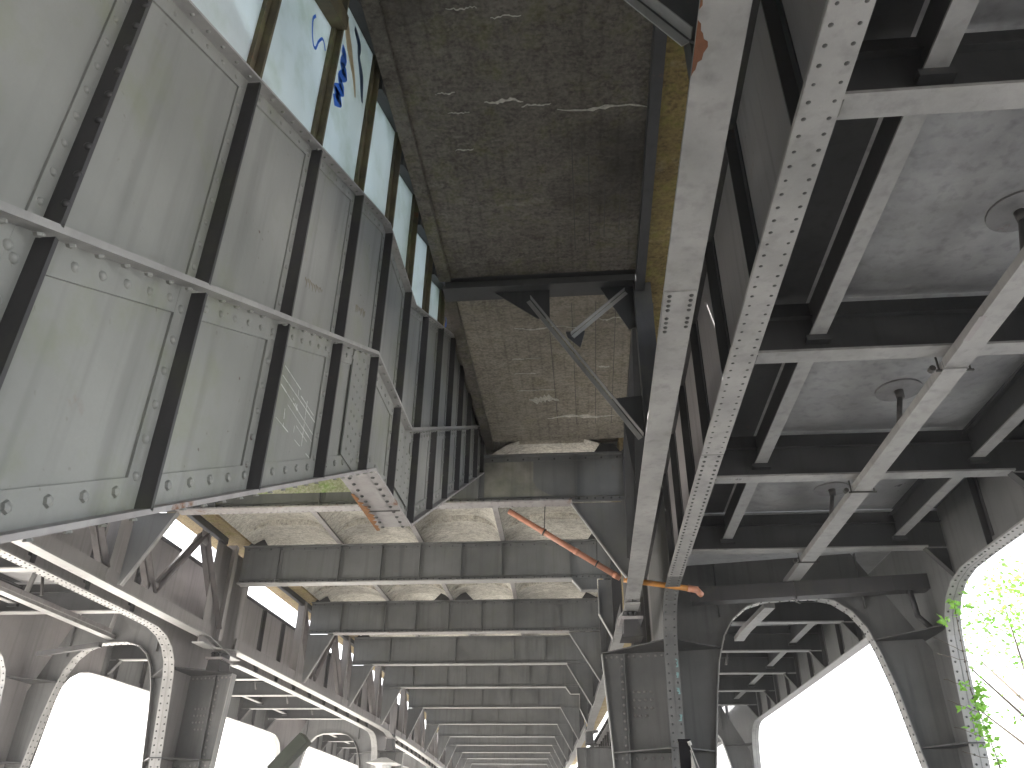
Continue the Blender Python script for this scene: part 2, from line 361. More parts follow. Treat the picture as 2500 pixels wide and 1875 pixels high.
def rv(pts, nrm, r=.020, m='stair'):
    A = [p for p in pts if p[1] < 5.75 and p[2] > -.2]; B = [p for p in pts if not (p[1] < 5.75 and p[2] > -.2) and p[2] > -.6]
    for p in list(A):
        if near['n'] >= 298: B.append(p); A.remove(p)
        else: near['n'] += 1
    rivets(st, A, nrm, r, m, True); FAR.setdefault((nrm, r, m), []).extend(B)
FAR = {}
for y in SY:                                                    # ribs: outstanding plate plus the leg riveted to the web
    zb, zm, zu = seg(ZB, y)+.02, seg(ZM, y), min(seg(ZU, y), 5.9)
    if zm > -ZO+.1:
        z0 = max(zb, -ZO)
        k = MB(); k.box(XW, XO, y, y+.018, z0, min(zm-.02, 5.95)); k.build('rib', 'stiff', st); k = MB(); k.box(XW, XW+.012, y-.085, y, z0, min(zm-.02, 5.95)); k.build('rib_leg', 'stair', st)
        rv([(XW+.012, y-.045, z) for z in frange(zb+.12, zm-.14, .17)], (1, 0, 0))
    if zm < 5.7:
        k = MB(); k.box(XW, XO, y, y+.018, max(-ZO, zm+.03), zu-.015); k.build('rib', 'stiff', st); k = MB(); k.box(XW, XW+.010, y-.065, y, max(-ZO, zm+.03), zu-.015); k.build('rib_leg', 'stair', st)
        rv([(XW+.010, y-.035, z) for z in frange(zm+.10, zu-.10, .13)], (1, 0, 0), .015)
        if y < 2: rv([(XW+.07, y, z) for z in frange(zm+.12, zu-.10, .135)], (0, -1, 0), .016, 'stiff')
def ledge(tab, name, th, hleg, y0, y1, m, pitch, r, down=True, wid=0.0):
    P = [(y, min(z, 6.3)) for y, z in path(tab, y0, y1)]
    k = MB(); k.strip(P, 'x', XW, XO+wid, th); k.build(name, m, st)
    s = -1 if down else 1
    k = MB()
    for (a, za), (b, zb_) in zip(P, P[1:]): k.prism([(a, za-.001*s), (b, zb_-.001*s), (b, zb_+s*hleg), (a, za+s*hleg)] if s > 0 else [(a, za+s*hleg), (b, zb_+s*hleg), (b, zb_+.001), (a, za+.001)], 'x', XW, XW+.011)
    k.build('edge_angle', 'stair', st)
    if pitch:
        L = P[-1][0]-P[0][0]; pts = []; pts2 = []; n = int(L/(pitch*.9))
        for i in range(n):
            y = P[0][0]+.07+(L-.1)*i/n; z = seg(tab, y)
            if min(abs(y-q) for q in SY) < .035: continue
            pts.append((XW+.011, y, z+s*hleg*.55)); pts2.append((XW+.06, y+.04, z-.002 if down else z+th+.0))
        rv(pts, (1, 0, 0), r); rv(pts2, (0, .45, -.9) if down else (0, -.45, .9), r*.9)
ledge(ZU, 'upper_ledge', .012, .09, -1.6, 8.9, 'flange', .15, .013)
ledge(ZM, 'middle_ledge', .028, .14, -1.6, 11.7, 'flange', .155, .020)
# bottom flange, wide plate seen from below on the landing
P = path(ZB, -1.0, YE)
k = MB(); k.strip(P, 'x', XO-.325, XO, .022); k.build('bottom_flange', 'rusty', st, label='wide bottom flange with rust along its inner edge')
k = MB()
for (a, za), (b, zb_) in zip(P, P[1:]): k.prism([(a, za+.02), (b, zb_+.02), (b, zb_+.16), (a, za+.16)], 'x', XW, XW+.013)
k.build('edge_angle', 'stair', st)
pts = []; pb = []
for i in range(80):
    y = -.9+i*.162
    if y > YE-.1: break
    if min(abs(y-q) for q in SY) > .04: pts.append((XW+.013, y, seg(ZB, y)+.105))
rv(pts, (1, 0, 0), .024)
rv([(XW+.065, y+.07, z-.082) for x, y, z in pts], (0, -.45, .9), .016)
low = [(xx, y, 2.502) for y in frange(5.7, 6.85, .125) for xx in (XO-.06, XO-.25)]
rivets(st, low, (0, 0, -1), .018, 'rivet', True)
MT['run'] = plain('brown_rust_runs', (.20, .17, .11), .8, var=.5)
MT['rusto'] = plain('orange_rust_scale', (.27, .12, .04), .9, var=.8)
rr = random.Random(3); ys_ = frange(6.02, 6.93, .03); up_ = [(XO-.326+.012+.075*rr.random()*(.25+.75*sin(pi*(y-6.0)/.95)), y) for y in ys_]
k = MB(); k.prism([(XO-.328, ys_[0])]+up_+[(XO-.328, ys_[-1])], 'z', 2.4955, 2.4995); k.build('rust_scale', 'rusto', st, label='orange rust scale along the inner edge')
MT['reflex'] = plain('painted_grid_reflection', (.62, .64, .62), .5)  # reflection of a window grid, painted on the panel as thin pale strokes
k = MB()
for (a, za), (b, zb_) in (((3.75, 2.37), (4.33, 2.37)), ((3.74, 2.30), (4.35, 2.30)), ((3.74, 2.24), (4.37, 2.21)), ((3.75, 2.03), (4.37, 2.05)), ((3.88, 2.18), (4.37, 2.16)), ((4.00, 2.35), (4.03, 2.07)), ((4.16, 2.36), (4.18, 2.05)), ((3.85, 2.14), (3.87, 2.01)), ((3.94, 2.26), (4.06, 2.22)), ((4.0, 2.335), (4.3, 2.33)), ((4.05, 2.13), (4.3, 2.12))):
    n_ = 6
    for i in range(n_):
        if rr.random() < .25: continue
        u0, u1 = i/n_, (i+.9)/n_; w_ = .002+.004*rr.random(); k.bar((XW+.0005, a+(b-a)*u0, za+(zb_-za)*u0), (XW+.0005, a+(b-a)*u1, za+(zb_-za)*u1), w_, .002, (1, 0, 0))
k.build('reflection_stroke', 'reflex', st, kind='stuff')
for y0_, z0_, n_ in ((3.80, 3.05, 12), (4.80, 3.56, 10)):
    k = MB()
    for i in range(n_): yy = y0_+.026*i+.01*rr.random(); zz = z0_+.012*i+.02*rr.random(); k.prism([(yy, zz), (yy+.014, zz+.005), (yy+.009, zz-.02-.05*rr.random())], 'x', XW-.001, XW+.0012)
    k.build('rust_run', 'run', st, kind='stuff')
k = MB(); k.box(XO-.325, XO, 6.45, 6.456, 2.500, 2.510); k.build('plate_seam', 'clamp', st)
boxes('splice_plate', 'stair', st, (XW+.011, XW+.022, 4.86, 5.20, 2.32, 3.20))
rv([(XW+.022, y, z) for y in (4.95, 5.03, 5.12) for z in frange(2.4, 3.12, .10)], (1, 0, 0), .013)
boxes('splice_plate', 'stair', st, (XW+.011, XW+.022, 6.18, 6.95, 2.72, 3.25))
rivets(st, [(XW+.022, y, z) for y in (6.3, 6.45, 6.6, 6.75, 6.88) for z in frange(2.8, 3.2, .10)], (1, 0, 0), .012, 'stair')
for (nrm, r, m), pts in FAR.items(): rivets(st, pts, nrm, r, m)
# glazed band above the upper ledge
GY = [y for y in SY if y < 8.3]
for i, (a, b) in enumerate(zip(GY[:-1], GY[1:])):
    za, zb_ = seg(ZU, a), seg(ZU, b)
    ta, tb = (za+.9, zb_+.75) if b < 3.6 else (5.60, 6.0)
    if b < 3.6: ta, tb = za+1.22, zb_+1.22
    k = MB(); k.prism([(a+.03, za+.012), (b-.03, zb_+.012), (b-.03, tb), (a+.03, ta)], 'x', XW-.008, XW); k.build('glass_pane', 'glass', st)
    k = MB(); k.prism([(a+.02, ta), (b, tb), (b, tb+.14), (a+.02, ta+.30)], 'x', XW-.02, XO+.02); k.build('header', 'dark' if b > 3.6 else 'post', st)
    if b < 3.6:                                                    # tall pane above the transom
        k = MB(); k.prism([(a+.03, ta+.30), (b-.03, tb+.14), (b-.03, 6.05), (a+.03, 6.05)], 'x', XW-.008, XW); k.build('glass_pane', 'glass', st)
for y in GY[1:]:
    zu = seg(ZU, y); top = 6.05
    k = MB(); k.box(XW-.02, XW+.025, y-.045, y+.02, zu+.012, top); k.box(XW+.025, XO-.01, y, y+.022, zu+.012, top); k.build('glazing_post', 'post', st)
# spray paint on the panes
def stroke(pts, w, m, x=XW+.003):
    P0 = [Vector(p) for p in pts]; W0 = w if isinstance(w, list) else [w]*len(pts); pts = []; w = []
    for i in range(len(P0)-1):
        a, b, c, d = P0[max(0, i-1)], P0[i], P0[i+1], P0[min(len(P0)-1, i+2)]
        for j in range(6):
            u = j/6; pts.append(tuple(.5*((2*b)+(c-a)*u+(2*a-5*b+4*c-d)*u*u+(3*b-a-3*c+d)*u**3))); w.append(W0[i]*(1-u)+W0[i+1]*u)
    k = MB(); n = len(pts)
    for i in range(n):
        a = Vector(pts[max(0, i-1)]); b = Vector(pts[min(n-1, i+1)]); d = (b-a).normalized(); ww = w[i] if isinstance(w, list) else w
        k.v += [(x, pts[i][0]-d[1]*ww, pts[i][1]+d[0]*ww), (x, pts[i][0]+d[1]*ww, pts[i][1]-d[0]*ww)]
    k.f = [(2*i, 2*i+1, 2*i+3, 2*i+2) for i in range(n-1)]
    return k
squig = [(3.22, 4.86), (3.19, 4.78), (3.22, 4.68), (3.27, 4.62), (3.31, 4.64), (3.33, 4.73), (3.37, 4.82), (3.41, 4.84), (3.46, 4.80)]
stroke([(a, b+.0) for a, b in squig], .011, 'navy').build('graffiti_stroke', 'blue', st, label='thin blue squiggle')
fat = [(3.72, 5.20), (3.80, 5.19), (3.77, 5.06), (3.86, 5.07), (3.77, 4.91), (3.86, 4.89), (3.73, 4.74), (3.85, 4.76), (3.72, 4.62)]
stroke(fat, [.045, .05, .045, .055, .04, .05, .04, .05, .04], 'blue').build('graffiti_stroke', 'blue', st, label='broad blue spray stroke')
stroke([(3.70, 5.50), (3.83, 5.38), (3.93, 5.31), (4.03, 5.24), (4.13, 5.10)], [.06, .08, .06, .04, .01], 'cream', XW+.004).build('graffiti_stroke', 'cream', st, label='cream drip of spray paint')
stroke([(3.88, 5.66), (4.02, 5.64), (4.05, 5.54), (4.17, 5.45), (4.24, 5.32), (4.29, 5.24)], [.03, .06, .03, .06, .04, .02], 'navy', XW+.005).build('graffiti_stroke', 'navy', st, label='dark blue spray stroke')
k = MB(); k.prism([(7.98, 5.62), (8.3, 5.62), (8.12, 5.95)], 'x', XW-.006, XW+.001); k.build('film_scrap', 'yellow', st, label='yellow scrap')
stroke([(8.25, 6.0), (8.35, 5.85), (8.3, 5.75), (8.42, 5.7), (8.5, 5.78)], .035, 'blue', XW+.003).build('graffiti_stroke', 'blue', st)
# underside of the stair flights and its far side plate
k = MB(); k.prism([(y, z+.60) for y, z in path(ZB, 1.0, 6.9)]+[(y, z+.85) for y, z in path(ZB, 1.0, 6.9)[::-1]], 'x', -3.55, XW-.2); k.build('flight_soffit', 'dark', st)
k = MB(); k.prism([(y, z-.10) for y, z in path(ZB, 10.6, 11.9)]+[(y, z+.45) for y, z in path(ZB, 10.6, 11.9)[::-1]], 'x', -5.7, XW-.2); k.build('flight_soffit', 'green', st, label='green mossy concrete under the upper flight')
k = MB(); k.prism([(y, z+.75) for y, z in path(ZB, 6.9, 10.6)]+[(y, z+1.0) for y, z in path(ZB, 6.9, 10.6)[::-1]], 'x', -5.7, XW-.2); k.build('flight_soffit', 'dark', st)
k = MB(); k.prism([(y, z+.75) for y, z in path(ZB, 1.0, 11.9)]+[(11.9, 6.0), (1.0, 3.6)], 'x', -5.75, -5.72); k.build('far_plate', 'stair', st)

# ================================================================== nave cross girders
def nave_girder(y, label, stiffs, kneeL=True, kneeR=True, step=False, m='web', flange='flange', first=False):
    xl, xr, zb, zt = -7.60, .70, 4.75, 5.56
    t = thing('cross_girder', label, 'girder', (-3.45, y, zb), 'cross girders of the platform bridge')
    k = MB(); k.box(xl, xr, y, y+.014, zb, zt); k.build('web', m, t)
    kx = .74; fl, fr = (xl+kx if kneeL else xl), (xr-kx-.13 if kneeR else xr-.85 if step else xr)
    k = MB(); k.box(fl, fr, y-.12, y+.14, zb-.026, zb); k.build('bottom_flange', flange, t)
    k = MB(); k.box(xl, xr, y-.05, y-.0, zb+.075, zb+.085); k.box(xl, xr, y-.014, y-.0, zb+.001, zb+.075)
    if kneeL: k.box(xl, fl-.01, y-.06, y, zb-.02, zb-.004)
    if kneeR: k.box(fr+.01, xr, y-.06, y, zb-.02, zb-.004)
    k.build('edge_angle', m, t)
    k = MB(); k.box(xl, xr, y-.10, y+.12, zt, zt+.022); k.box(xl, xr, y-.014, y, zt-.08, zt); k.build('top_flange', m, t)
    for x in stiffs:
        k = MB(); k.box(x, x+.014, y-.085, y-.014, zb+.02, zt-.005); k.box(x+.014, x+.08, y-.012, y, zb+.09, zt-.085); k.build('stiffener', m, t)
    if y < 22:
        rivets(t, [(x, y-.014, zb+.045) for x in frange(xl+.1, xr-.1, .13)]+[(x, y-.014, zt-.045) for x in frange(xl+.1, xr-.1, .26)], (0, -1, 0), .019, 'rivet')
    if first: rivets(t, [(x, y+d, zb-.026) for x in frange(xl+.9, fr-.1, .11) for d in (-.07, .09)], (0, 0, -1), .016, flange)
    for s, on, a in ((-1, kneeL, xl), (1, kneeR, xr)):
        if not on: continue
        b = a+kx if s < 0 else a-kx-.13; c = a+.06 if s < 0 else a-.06
        k = MB(); poly = [(b, zb-.026), (a, zb-.026), (a, 3.50), (c, 3.50)]
        if s < 0: poly = poly[::-1]
        k.prism(poly, 'y', y+.001, y+.012); k.build('knee_plate', m, t)
        k = MB(); k.bar((b, y+.005, zb-.013), (c, y+.005, 3.50), .20, .02, (0, 1, 0)) if False else k.prism([(b, zb-.03), (c, 3.49), (c-s*.022, 3.475), (b-s*.022, zb-.045)], 'y', y-.035, y+.04)
        k.build('knee_flange', 'flange', t)
    if step:
        x0 = xr-.85
        k = MB(); k.prism([(x0, zb-.001), (x0+.20, zb-.24), (xr-.32, zb-.24), (xr-.32, zb-.001)], 'y', y+.001, y+.012); k.build('end_plate', m, t)
        k = MB(); k.prism([(x0, zb), (x0+.20, zb-.24), (x0+.18, zb-.26), (x0-.02, zb-.02)], 'y', y-.08, y+.10); k.box(x0+.2, xr-.30, y-.08, y+.10, zb-.262, zb-.242); k.box(xr-.32, xr-.30, y-.09, y+.05, 4.0, zb-.24); k.prism([(xr-.32, 4.0), (xr-.30, 4.0), (xr-.02, 3.5), (xr-.05, 3.5)], 'y', y-.08, y+.08); k.build('knee_flange', 'flange', t)
        k = MB(); k.prism([(xr-.30, zb-.03), (xr, zb-.03), (xr, 3.5), (xr-.04, 3.5), (xr-.30, 4.0)], 'y', y+.001, y+.012); k.build('knee_plate', m, t)
    # dark haunch plates on the top corners
    for a, b in ((xl+.05, xl+.55), (xr-.5, xr-.02)):
        k = MB(); k.prism([(a, zt+.022), (b, zt+.022), (b-.13, zt+.2), (a+.22 if a < -3 else a+.14, zt+.22)], 'y', y-.02, y); k.build('haunch_plate', 'dark', t)
    return t
ST = [-6.75, -5.34, -4.39, -3.52, -2.59, -1.69, -.2]
G1 = nave_girder(12.0, 'nearest cross girder with water-stained web, right behind the stair end', [-6.2, -4.4, -2.2, -1.72, -.10], True, True, m='web', flange='rusty', first=True)
k = MB(); k.prism([(-1.62, 4.78), (-.1, 4.78), (-.55, 4.88), (-.74, 5.0), (-.80, 5.12), (-.80, 5.50), (-1.62, 5.50)], 'y', 11.9965, 11.9995)
MT['stain'] = steel('lime_washed_web', (.33, .32, .28), (.15, .15, .135), rust=.1, moss=.2, rough=.7, blotch=2.5)
k.build('water_stain', 'stain', G1, label='pale lime wash on the web')
nave_girder(16.4, 'second cross girder, long dark web of seven panels, straight to the left pier', ST, False, False, True)
G3 = nave_girder(21.2, 'third cross girder with a line of orange rust on its bottom flange', [-6.7, -5.42, -4.52, -3.58, -2.64, -1.74, -.45], flange='rusty')
nave_girder(25.6, 'fourth cross girder with pale lime runs down its web', [-6.3, -4.0, -2.0, -.9])
nave_girder(30.0, 'fifth cross girder counted from the stair, stepped at its right end', [-6.4, -5.0, -4.2, -2.9, -1.6, -.9], True, False, True)
GYS = [12.0, 16.4, 21.2, 25.6, 30.0, 35.1, 40.6, 46.0, 50.5, 55.0, 59.5, 64.0, 68.5, 73.0, 77.5]
nave_girder(35.1, 'sixth cross girder, halfway down the narrowing nave', [-5.4, -4, -2.6, -1.3])
nave_girder(40.6, 'seventh cross girder down the nave, plain pale web', [-5, -3.5, -2, -.7])
for y in GYS[7:]: nave_girder(y, ('eighth', 'ninth', 'tenth', 'eleventh', 'twelfth', 'thirteenth', 'fourteenth', 'last')[GYS.index(y)-7]+' cross girder counted from the stair, small and pale', [-5, -3.5, -2])

# ------------------------------------------------------------------ vaults between the girders
RX = [-7.45, -5.35, -3.50, -1.66, .67]
def vault_bay(y0, y1, label, m='vault'):
    t = thing('vault_bay', label, 'ceiling', (-3.45, (y0+y1)/2, 5.56), 'concrete vaults between the cross girders')
    for a, b in zip(RX, RX[1:]):
        k = MB(); prof = []
        for i in range(13):
            u = i/12; prof.append((a+.05+(b-a-.1)*u, 5.63+.36*(1-abs(2*u-1)**3.2)))
        ys = frange(y0+.16, y1-.62, 1.3)
        for yi in range(len(ys)-1):
            for i in range(12):
                p, q = prof[i], prof[i+1]; o = len(k.v)
                k.v += [(p[0], ys[yi], p[1]), (q[0], ys[yi], q[1]), (q[0], ys[yi+1], q[1]), (p[0], ys[yi+1], p[1])]; k.f += [(o, o+1, o+2, o+3)]
        k.build('vault_shell', m, t, smooth=True)
        k = MB(); ys = y1-.62; prof2 = [(x, 5.63+(z-5.63)*.62) for x, z in prof]
        for i in range(12):
            p, q, p2, q2 = prof[i], prof[i+1], prof2[i], prof2[i+1]; o = len(k.v)
            k.v += [(p[0], ys, p[1]), (q[0], ys, q[1]), (q2[0], ys, q2[1]), (p2[0], ys, p2[1]), (q2[0], y1+.16, q2[1]), (p2[0], y1+.16, p2[1])]; k.f += [(o, o+1, o+2, o+3), (o+3, o+2, o+4, o+5)]
        k.build('vault_end', m, t)
        k = MB(); k.box(a, b, y0, y1, 6.02, 6.06); k.build('topping', m, t)
    for x in RX[1:-1]:
        k = MB(); k.box(x-.055, x+.055, y0+.02, y1-.02, 5.585, 5.605); k.box(x-.01, x+.01, y0+.02, y1-.02, 5.605, 5.9); k.build('rib_beam', 'rusty' if x < -1 else 'mauve', t)
    for sx in (0, 1):
        x0, x1 = (.66, 1.42) if sx else (-8.46, -7.5)
        boxes('overhang', 'over', t, (x0, x1, y0, y1, 5.66, 6.05))
names = ['first', 'second', 'third', 'fourth', 'fifth', 'sixth', 'seventh', 'eighth', 'ninth', 'tenth']
vd = ['pale stained vaults above the orange pipe, between first and second girder', 'pinkish vaults with curved cracks between the second and third girder', 'vault strip between third and fourth cross girder', 'vault strip between fourth and fifth cross girder']
for i, (a, b) in enumerate(zip(GYS, GYS[1:])): vault_bay(a, b, vd[i] if i < 4 else 'vault strip beyond the %s cross girder' % ('fifth', 'sixth', 'seventh', 'eighth', 'ninth', 'tenth', 'eleventh', 'twelfth', 'thirteenth', 'fourteenth')[i-4])

for x in (-3.75, -3.15):
    k = MB(); k.prism([(x-.28, 5.585), (x+.28, 5.585), (x+.05, 5.80), (x-.05, 5.80)], 'y', 21.15, 21.17)
    o = k.build('haunch_plate', 'dark', G3)
    k = MB(); pr_ = None
    for i in range(13):
        a = pi*i/12; q = (x+.42*cos(a), 20.35-.1*sin(a), 5.86+.1*sin(a)+.01*random.random())
        if pr_: k.bar(pr_, q, .014, .02)
        pr_ = q
    k.build('curved_crack', 'clamp', G3)

# ================================================================== lattice edge girders carrying the platform
def chord_pts(y0, y1):
    return [y0]+[y for y in (16.9, 21.3, 25.6, 30, 35.1, 40.8, 46, 52) if y0+.5 < y < y1-.5]+[y1]
def edge_truss(y0, y1, posts, label, mirror, drop=True, split=None, mt='stiff'):
    t = thing('edge_girder', label, 'girder', (.78, (y0+y1)/2, 3.5), 'lattice edge girders of the platform', mirror)
    ys = chord_pts(y0, y1)
    for a, b in zip(ys, ys[1:]):
        k = MB(); k.box(.655, .905, a+.003, b, 3.50, 3.525); k.build('chord_plate', 'flange', t, mirror=mirror)
        k = MB(); k.box(.70, .715, a, b, 3.525, 3.76); k.box(.845, .86, a, b, 3.525, 3.76); k.build('chord_angle', mt, t, mirror=mirror)
        k = MB(); k.box(.70, .80, a, b, 5.48, 5.50); k.box(.70, .712, a, b, 5.50, 5.62); k.box(.788, .80, a, b, 5.50, 5.62); k.build('top_chord', 'dark', t, mirror=mirror)
    for i, p in enumerate(posts):
        k = MB(); k.box(.68, .70, p-.11, p-.09, 3.53, 5.6); k.box(.68, .88, p-.09, p-.075, 3.53, 5.6); k.box(.68, .69, p-.075, p+.05, 3.53, 5.6); k.box(.87, .88, p-.075, p+.05, 3.53, 5.6); k.build('post', mt, t, mirror=mirror)
        q = posts[i+1] if i+1 < len(posts) else None
        if q is None: continue
        if q < 8 and not mirror: continue
        d = (q-p)/3
        for a, za, b, zb_ in ((p+.05, 5.4, p+d, 3.76), (p+d, 3.76, p+2*d, 5.4), (p+2*d, 5.4, q-.1, 3.76)):
            k = MB(); k.bar((.725, a, za), (.725, b, zb_), .012, .14, (1, 0, 0)); k.bar((.835, a, za), (.835, b, zb_), .012, .14, (1, 0, 0)); k.bar((.78, a, za+.03), (.78, b, zb_+.03), .12, .012, (1, 0, 0)); k.build('diagonal', 'dark' if mt != 'mauve' else 'lattice', t, mirror=mirror)
        k = MB()
        for yy, zz, s in ((p+d, 3.70, 1), (p+2*d, 5.42, -1)):
            k = MB(); k.prism([(yy-.22, zz), (yy+.22, zz), (yy+.1, zz+s*.26), (yy-.1, zz+s*.26)][::s], 'x', .716, .724)
            k.build('gusset', mt, t, mirror=mirror)
    if drop:                                                     # sloping end above the bearing
        for e, s in (((y1, 1),) if y0 < 0 else ((y1, 1), (y0, -1))):
            k = MB(); pp = [(e, 3.50), (e+s*1.05, 3.34), (e+s*1.6, 3.34)]
            if s < 0: pp = pp[::-1]
            k.strip(pp, 'x', .66, .90, .022); k.build('chord_end', 'flange', t, mirror=mirror)
            k = MB(); k.prism([(e, 3.53), (e+s*1.05, 3.37), (e+s*1.6, 3.37), (e+s*1.6, 5.5), (e, 5.5)][::s], 'x', .77, .785); k.build('end_web', mt, t, mirror=mirror)
            rivets(t, [(x, e+s*d_, 3.497-.155*d_) for d_ in frange(.06, 1.0, .09) for x in (.70, .86)], (0, 0, -1), .013, 'flange', mirror=mirror)
    return t
tr = edge_truss(-3.0, 12.42, [-1.5, 2.95, 7.45, 12.0], 'grey flange running from top centre down to the right pier, smooth with a riveted splice', False)
boxes('splice_plate', 'flange', tr, (.662, .898, 4.72, 5.28, 3.488, 3.4995))
rivets(tr, [(x, y, 3.488) for x in (.70, .86) for y in (4.77, 4.83, 4.89, 4.95, 5.06, 5.12, 5.18, 5.24)], (0, 0, -1), .018, 'rivet', True)
k = MB(); q = [(.655, 2.50), (.672, 2.52), (.676, 2.56), (.688, 2.575), (.697, 2.61), (.718, 2.625), (.722, 2.655), (.704, 2.69), (.70, 2.73), (.68, 2.745), (.674, 2.79), (.665, 2.80), (.655, 2.83)]
k.prism(q, 'z', 3.4965, 3.4995); k.prism([(.655, 2.44), (.668, 2.42), (.663, 2.36), (.676, 2.3), (.67, 2.22), (.655, 2.2)], 'z', 3.4965, 3.4995)
MT['rust'] = plain('bare_rust', (.17, .07, .035), .9, var=.7); k.build('rust_patch', 'rust', tr)
rivets(tr, [(.715, y, 3.60) for y in frange(-2, 12.3, .16)]+[(.86, y, 3.60) for y in frange(-2, 12.3, .12)], (1, 0, 0), .012, 'stiff')
edge_truss(14.6, 29.4, [16.4, 21.2, 25.6, 30.0-.6], 'pale edge flange seen as a short slanting bar left of the dark right pier', False)
edge_truss(31.4, 78, [35.1, 40.6, 46, 50.5, 55, 59.5, 64, 68.5], 'distant right edge girder running to the vanishing point', False, False)
tl = edge_truss(-3.0, 15.9, [2.95, 7.45, 12.0, 16.4], 'bright edge flange sloping down the lower left below open lattice bars', True, mt='mauve')
rivets(tl, [(.70, y, 3.62) for y in frange(9.5, 15.8, .2)], (-1, 0, 0), .012, 'mauve', mirror=True)
edge_truss(17.2, 32.4, [21.2, 25.6, 30.0, 32.4], 'pale edge flange between the two left piers with thin lattice above', True, mt='mauve')
edge_truss(33.8, 78, [35.1, 40.6, 46, 50.5, 55, 59.5, 64, 68.5], 'distant left edge girder running to the vanishing point', True, False, mt='mauve')

# ================================================================== outer plate girders of the track viaducts
XI, XT = 1.38, 5.60
PROF = [(-2.6, 3.50), (-1.95, 3.485), (-1.55, 3.40), (-1.25, 3.24), (-1.05, 3.02), (-.95, 2.75), (-.88, 2.3), (-.74, 1.3), (-.62, .3), (-.42, -1.6)]
def outer_girder(y0, y1, label, mirror, xc=XI, inner=True, nr=None):
    t = thing('track_girder', label, 'girder', (xc, (y0+y1)/2, 3.5), 'plate girders of the elevated track', mirror)
    ys = chord_pts(y0, y1); mw = 'mauve' if inner else 'pier'
    for a, b in zip(ys, ys[1:]):
        k = MB(); k.box(xc-.115, xc+.115, a, b-.003, 3.50, 3.524); k.build('bottom_flange', 'flange', t, mirror=mirror)
        k = MB(); k.box(xc-.008, xc+.008, a, b, 3.524, 5.10); k.build('web', mw, t, mirror=mirror)
        k = MB(); k.box(xc-.06, xc-.008, a, b, 3.526, 3.536); k.box(xc-.018, xc-.008, a, b, 3.536, 3.64); k.build('edge_angle', mw, t, mirror=mirror)
        k = MB(); k.box(xc-.11, xc+.11, a, b, 5.10, 5.13); k.build('top_flange', 'stiff', t, mirror=mirror)
    ysf = frange(y0+.6, y1-.3, 1.48)
    for y in ysf:
        k = MB(); k.box(xc-.105, xc-.018, y, y+.014, 3.54, 5.09); k.box(xc-.018, xc-.008, y-.07, y, 3.65, 5.09); k.build('stiffener', 'dark' if y < 12.4 and not mirror else 'stiff', t, mirror=mirror)
    R1 = [(xc+s*.07, y, 3.50) for y in frange(max(y0, .8), y1, .118) for s in (-1, 1)]
    if nr: rivets(t, [p for p in R1 if p[1] < nr], (0, 0, -1), .0185, 'rivet', True); R1 = [p for p in R1 if p[1] >= nr]
    if y0 < 16: rivets(t, R1, (0, 0, -1), .017, 'rivet', mirror=mirror)
    if inner and y0 < 16: rivets(t, [(xc-.018, y, 3.60) for y in frange(max(y0, 1), y1, .16)], (-1, 0, 0), .012, mw, mirror=mirror)
    return t
def pyR(x, yc): return yc-.205*(abs(x-XI))
PR, PL = [14.65, 31.9, 49], [16.8, 34.2, 51]
og = outer_girder(-3, PR[0]-2.6, 'flange with two rows of rivets sweeping down the right centre into the pier', False, nr=8.2)
k = MB(); k.box(XI-.116, XI+.116, 7.62, 7.628, 3.4985, 3.505); k.build('plate_seam', 'clamp', og)
boxes('cover_plate', 'flange', og, (XI-.112, XI+.112, -3, 7.6, 3.4915, 3.4995))
outer_girder(PR[0]+2.6, PR[1]-2.6, 'track girder beyond the right pier, half hidden by it', False)
outer_girder(PR[1]+2.6, 78, 'far track girder right of the nave', False)
outer_girder(-3, PL[0]-2.6, 'mauve ribbed track girder behind the left lattice, bright rivet-dotted bottom flange', True)
outer_girder(PL[0]+2.6, PL[1]-2.6, 'ribbed track girder continuing behind the left lattice past the first pier', True)
outer_girder(PL[1]+2.6, 78, 'far track girder left of the nave', True)
OR, OL = PR[0]-.86, PL[0]+.86
outer_girder(-3, OR-2.6, 'outermost girder curving into the leg at the right edge by the leaves', False, XT, False)
outer_girder(OR+2.6, PR[1]-3.4, 'outermost right girder beyond the first pier, edging the bright sky', False, XT, False)
outer_girder(-3, OL-2.6, 'outermost girder of the left track, at the left picture edge', True, XT, False)
outer_girder(OL+2.6, PL[1]-1.8, 'outermost left girder beyond the first pier, edging the white sky', True, XT, False)

outer_girder(PR[1]+1.8, 78, 'far outermost girder of the right track', False, XT, False)
outer_girder(PL[1]+3.4, 78, 'far outermost girder of the left track', True, XT, False)

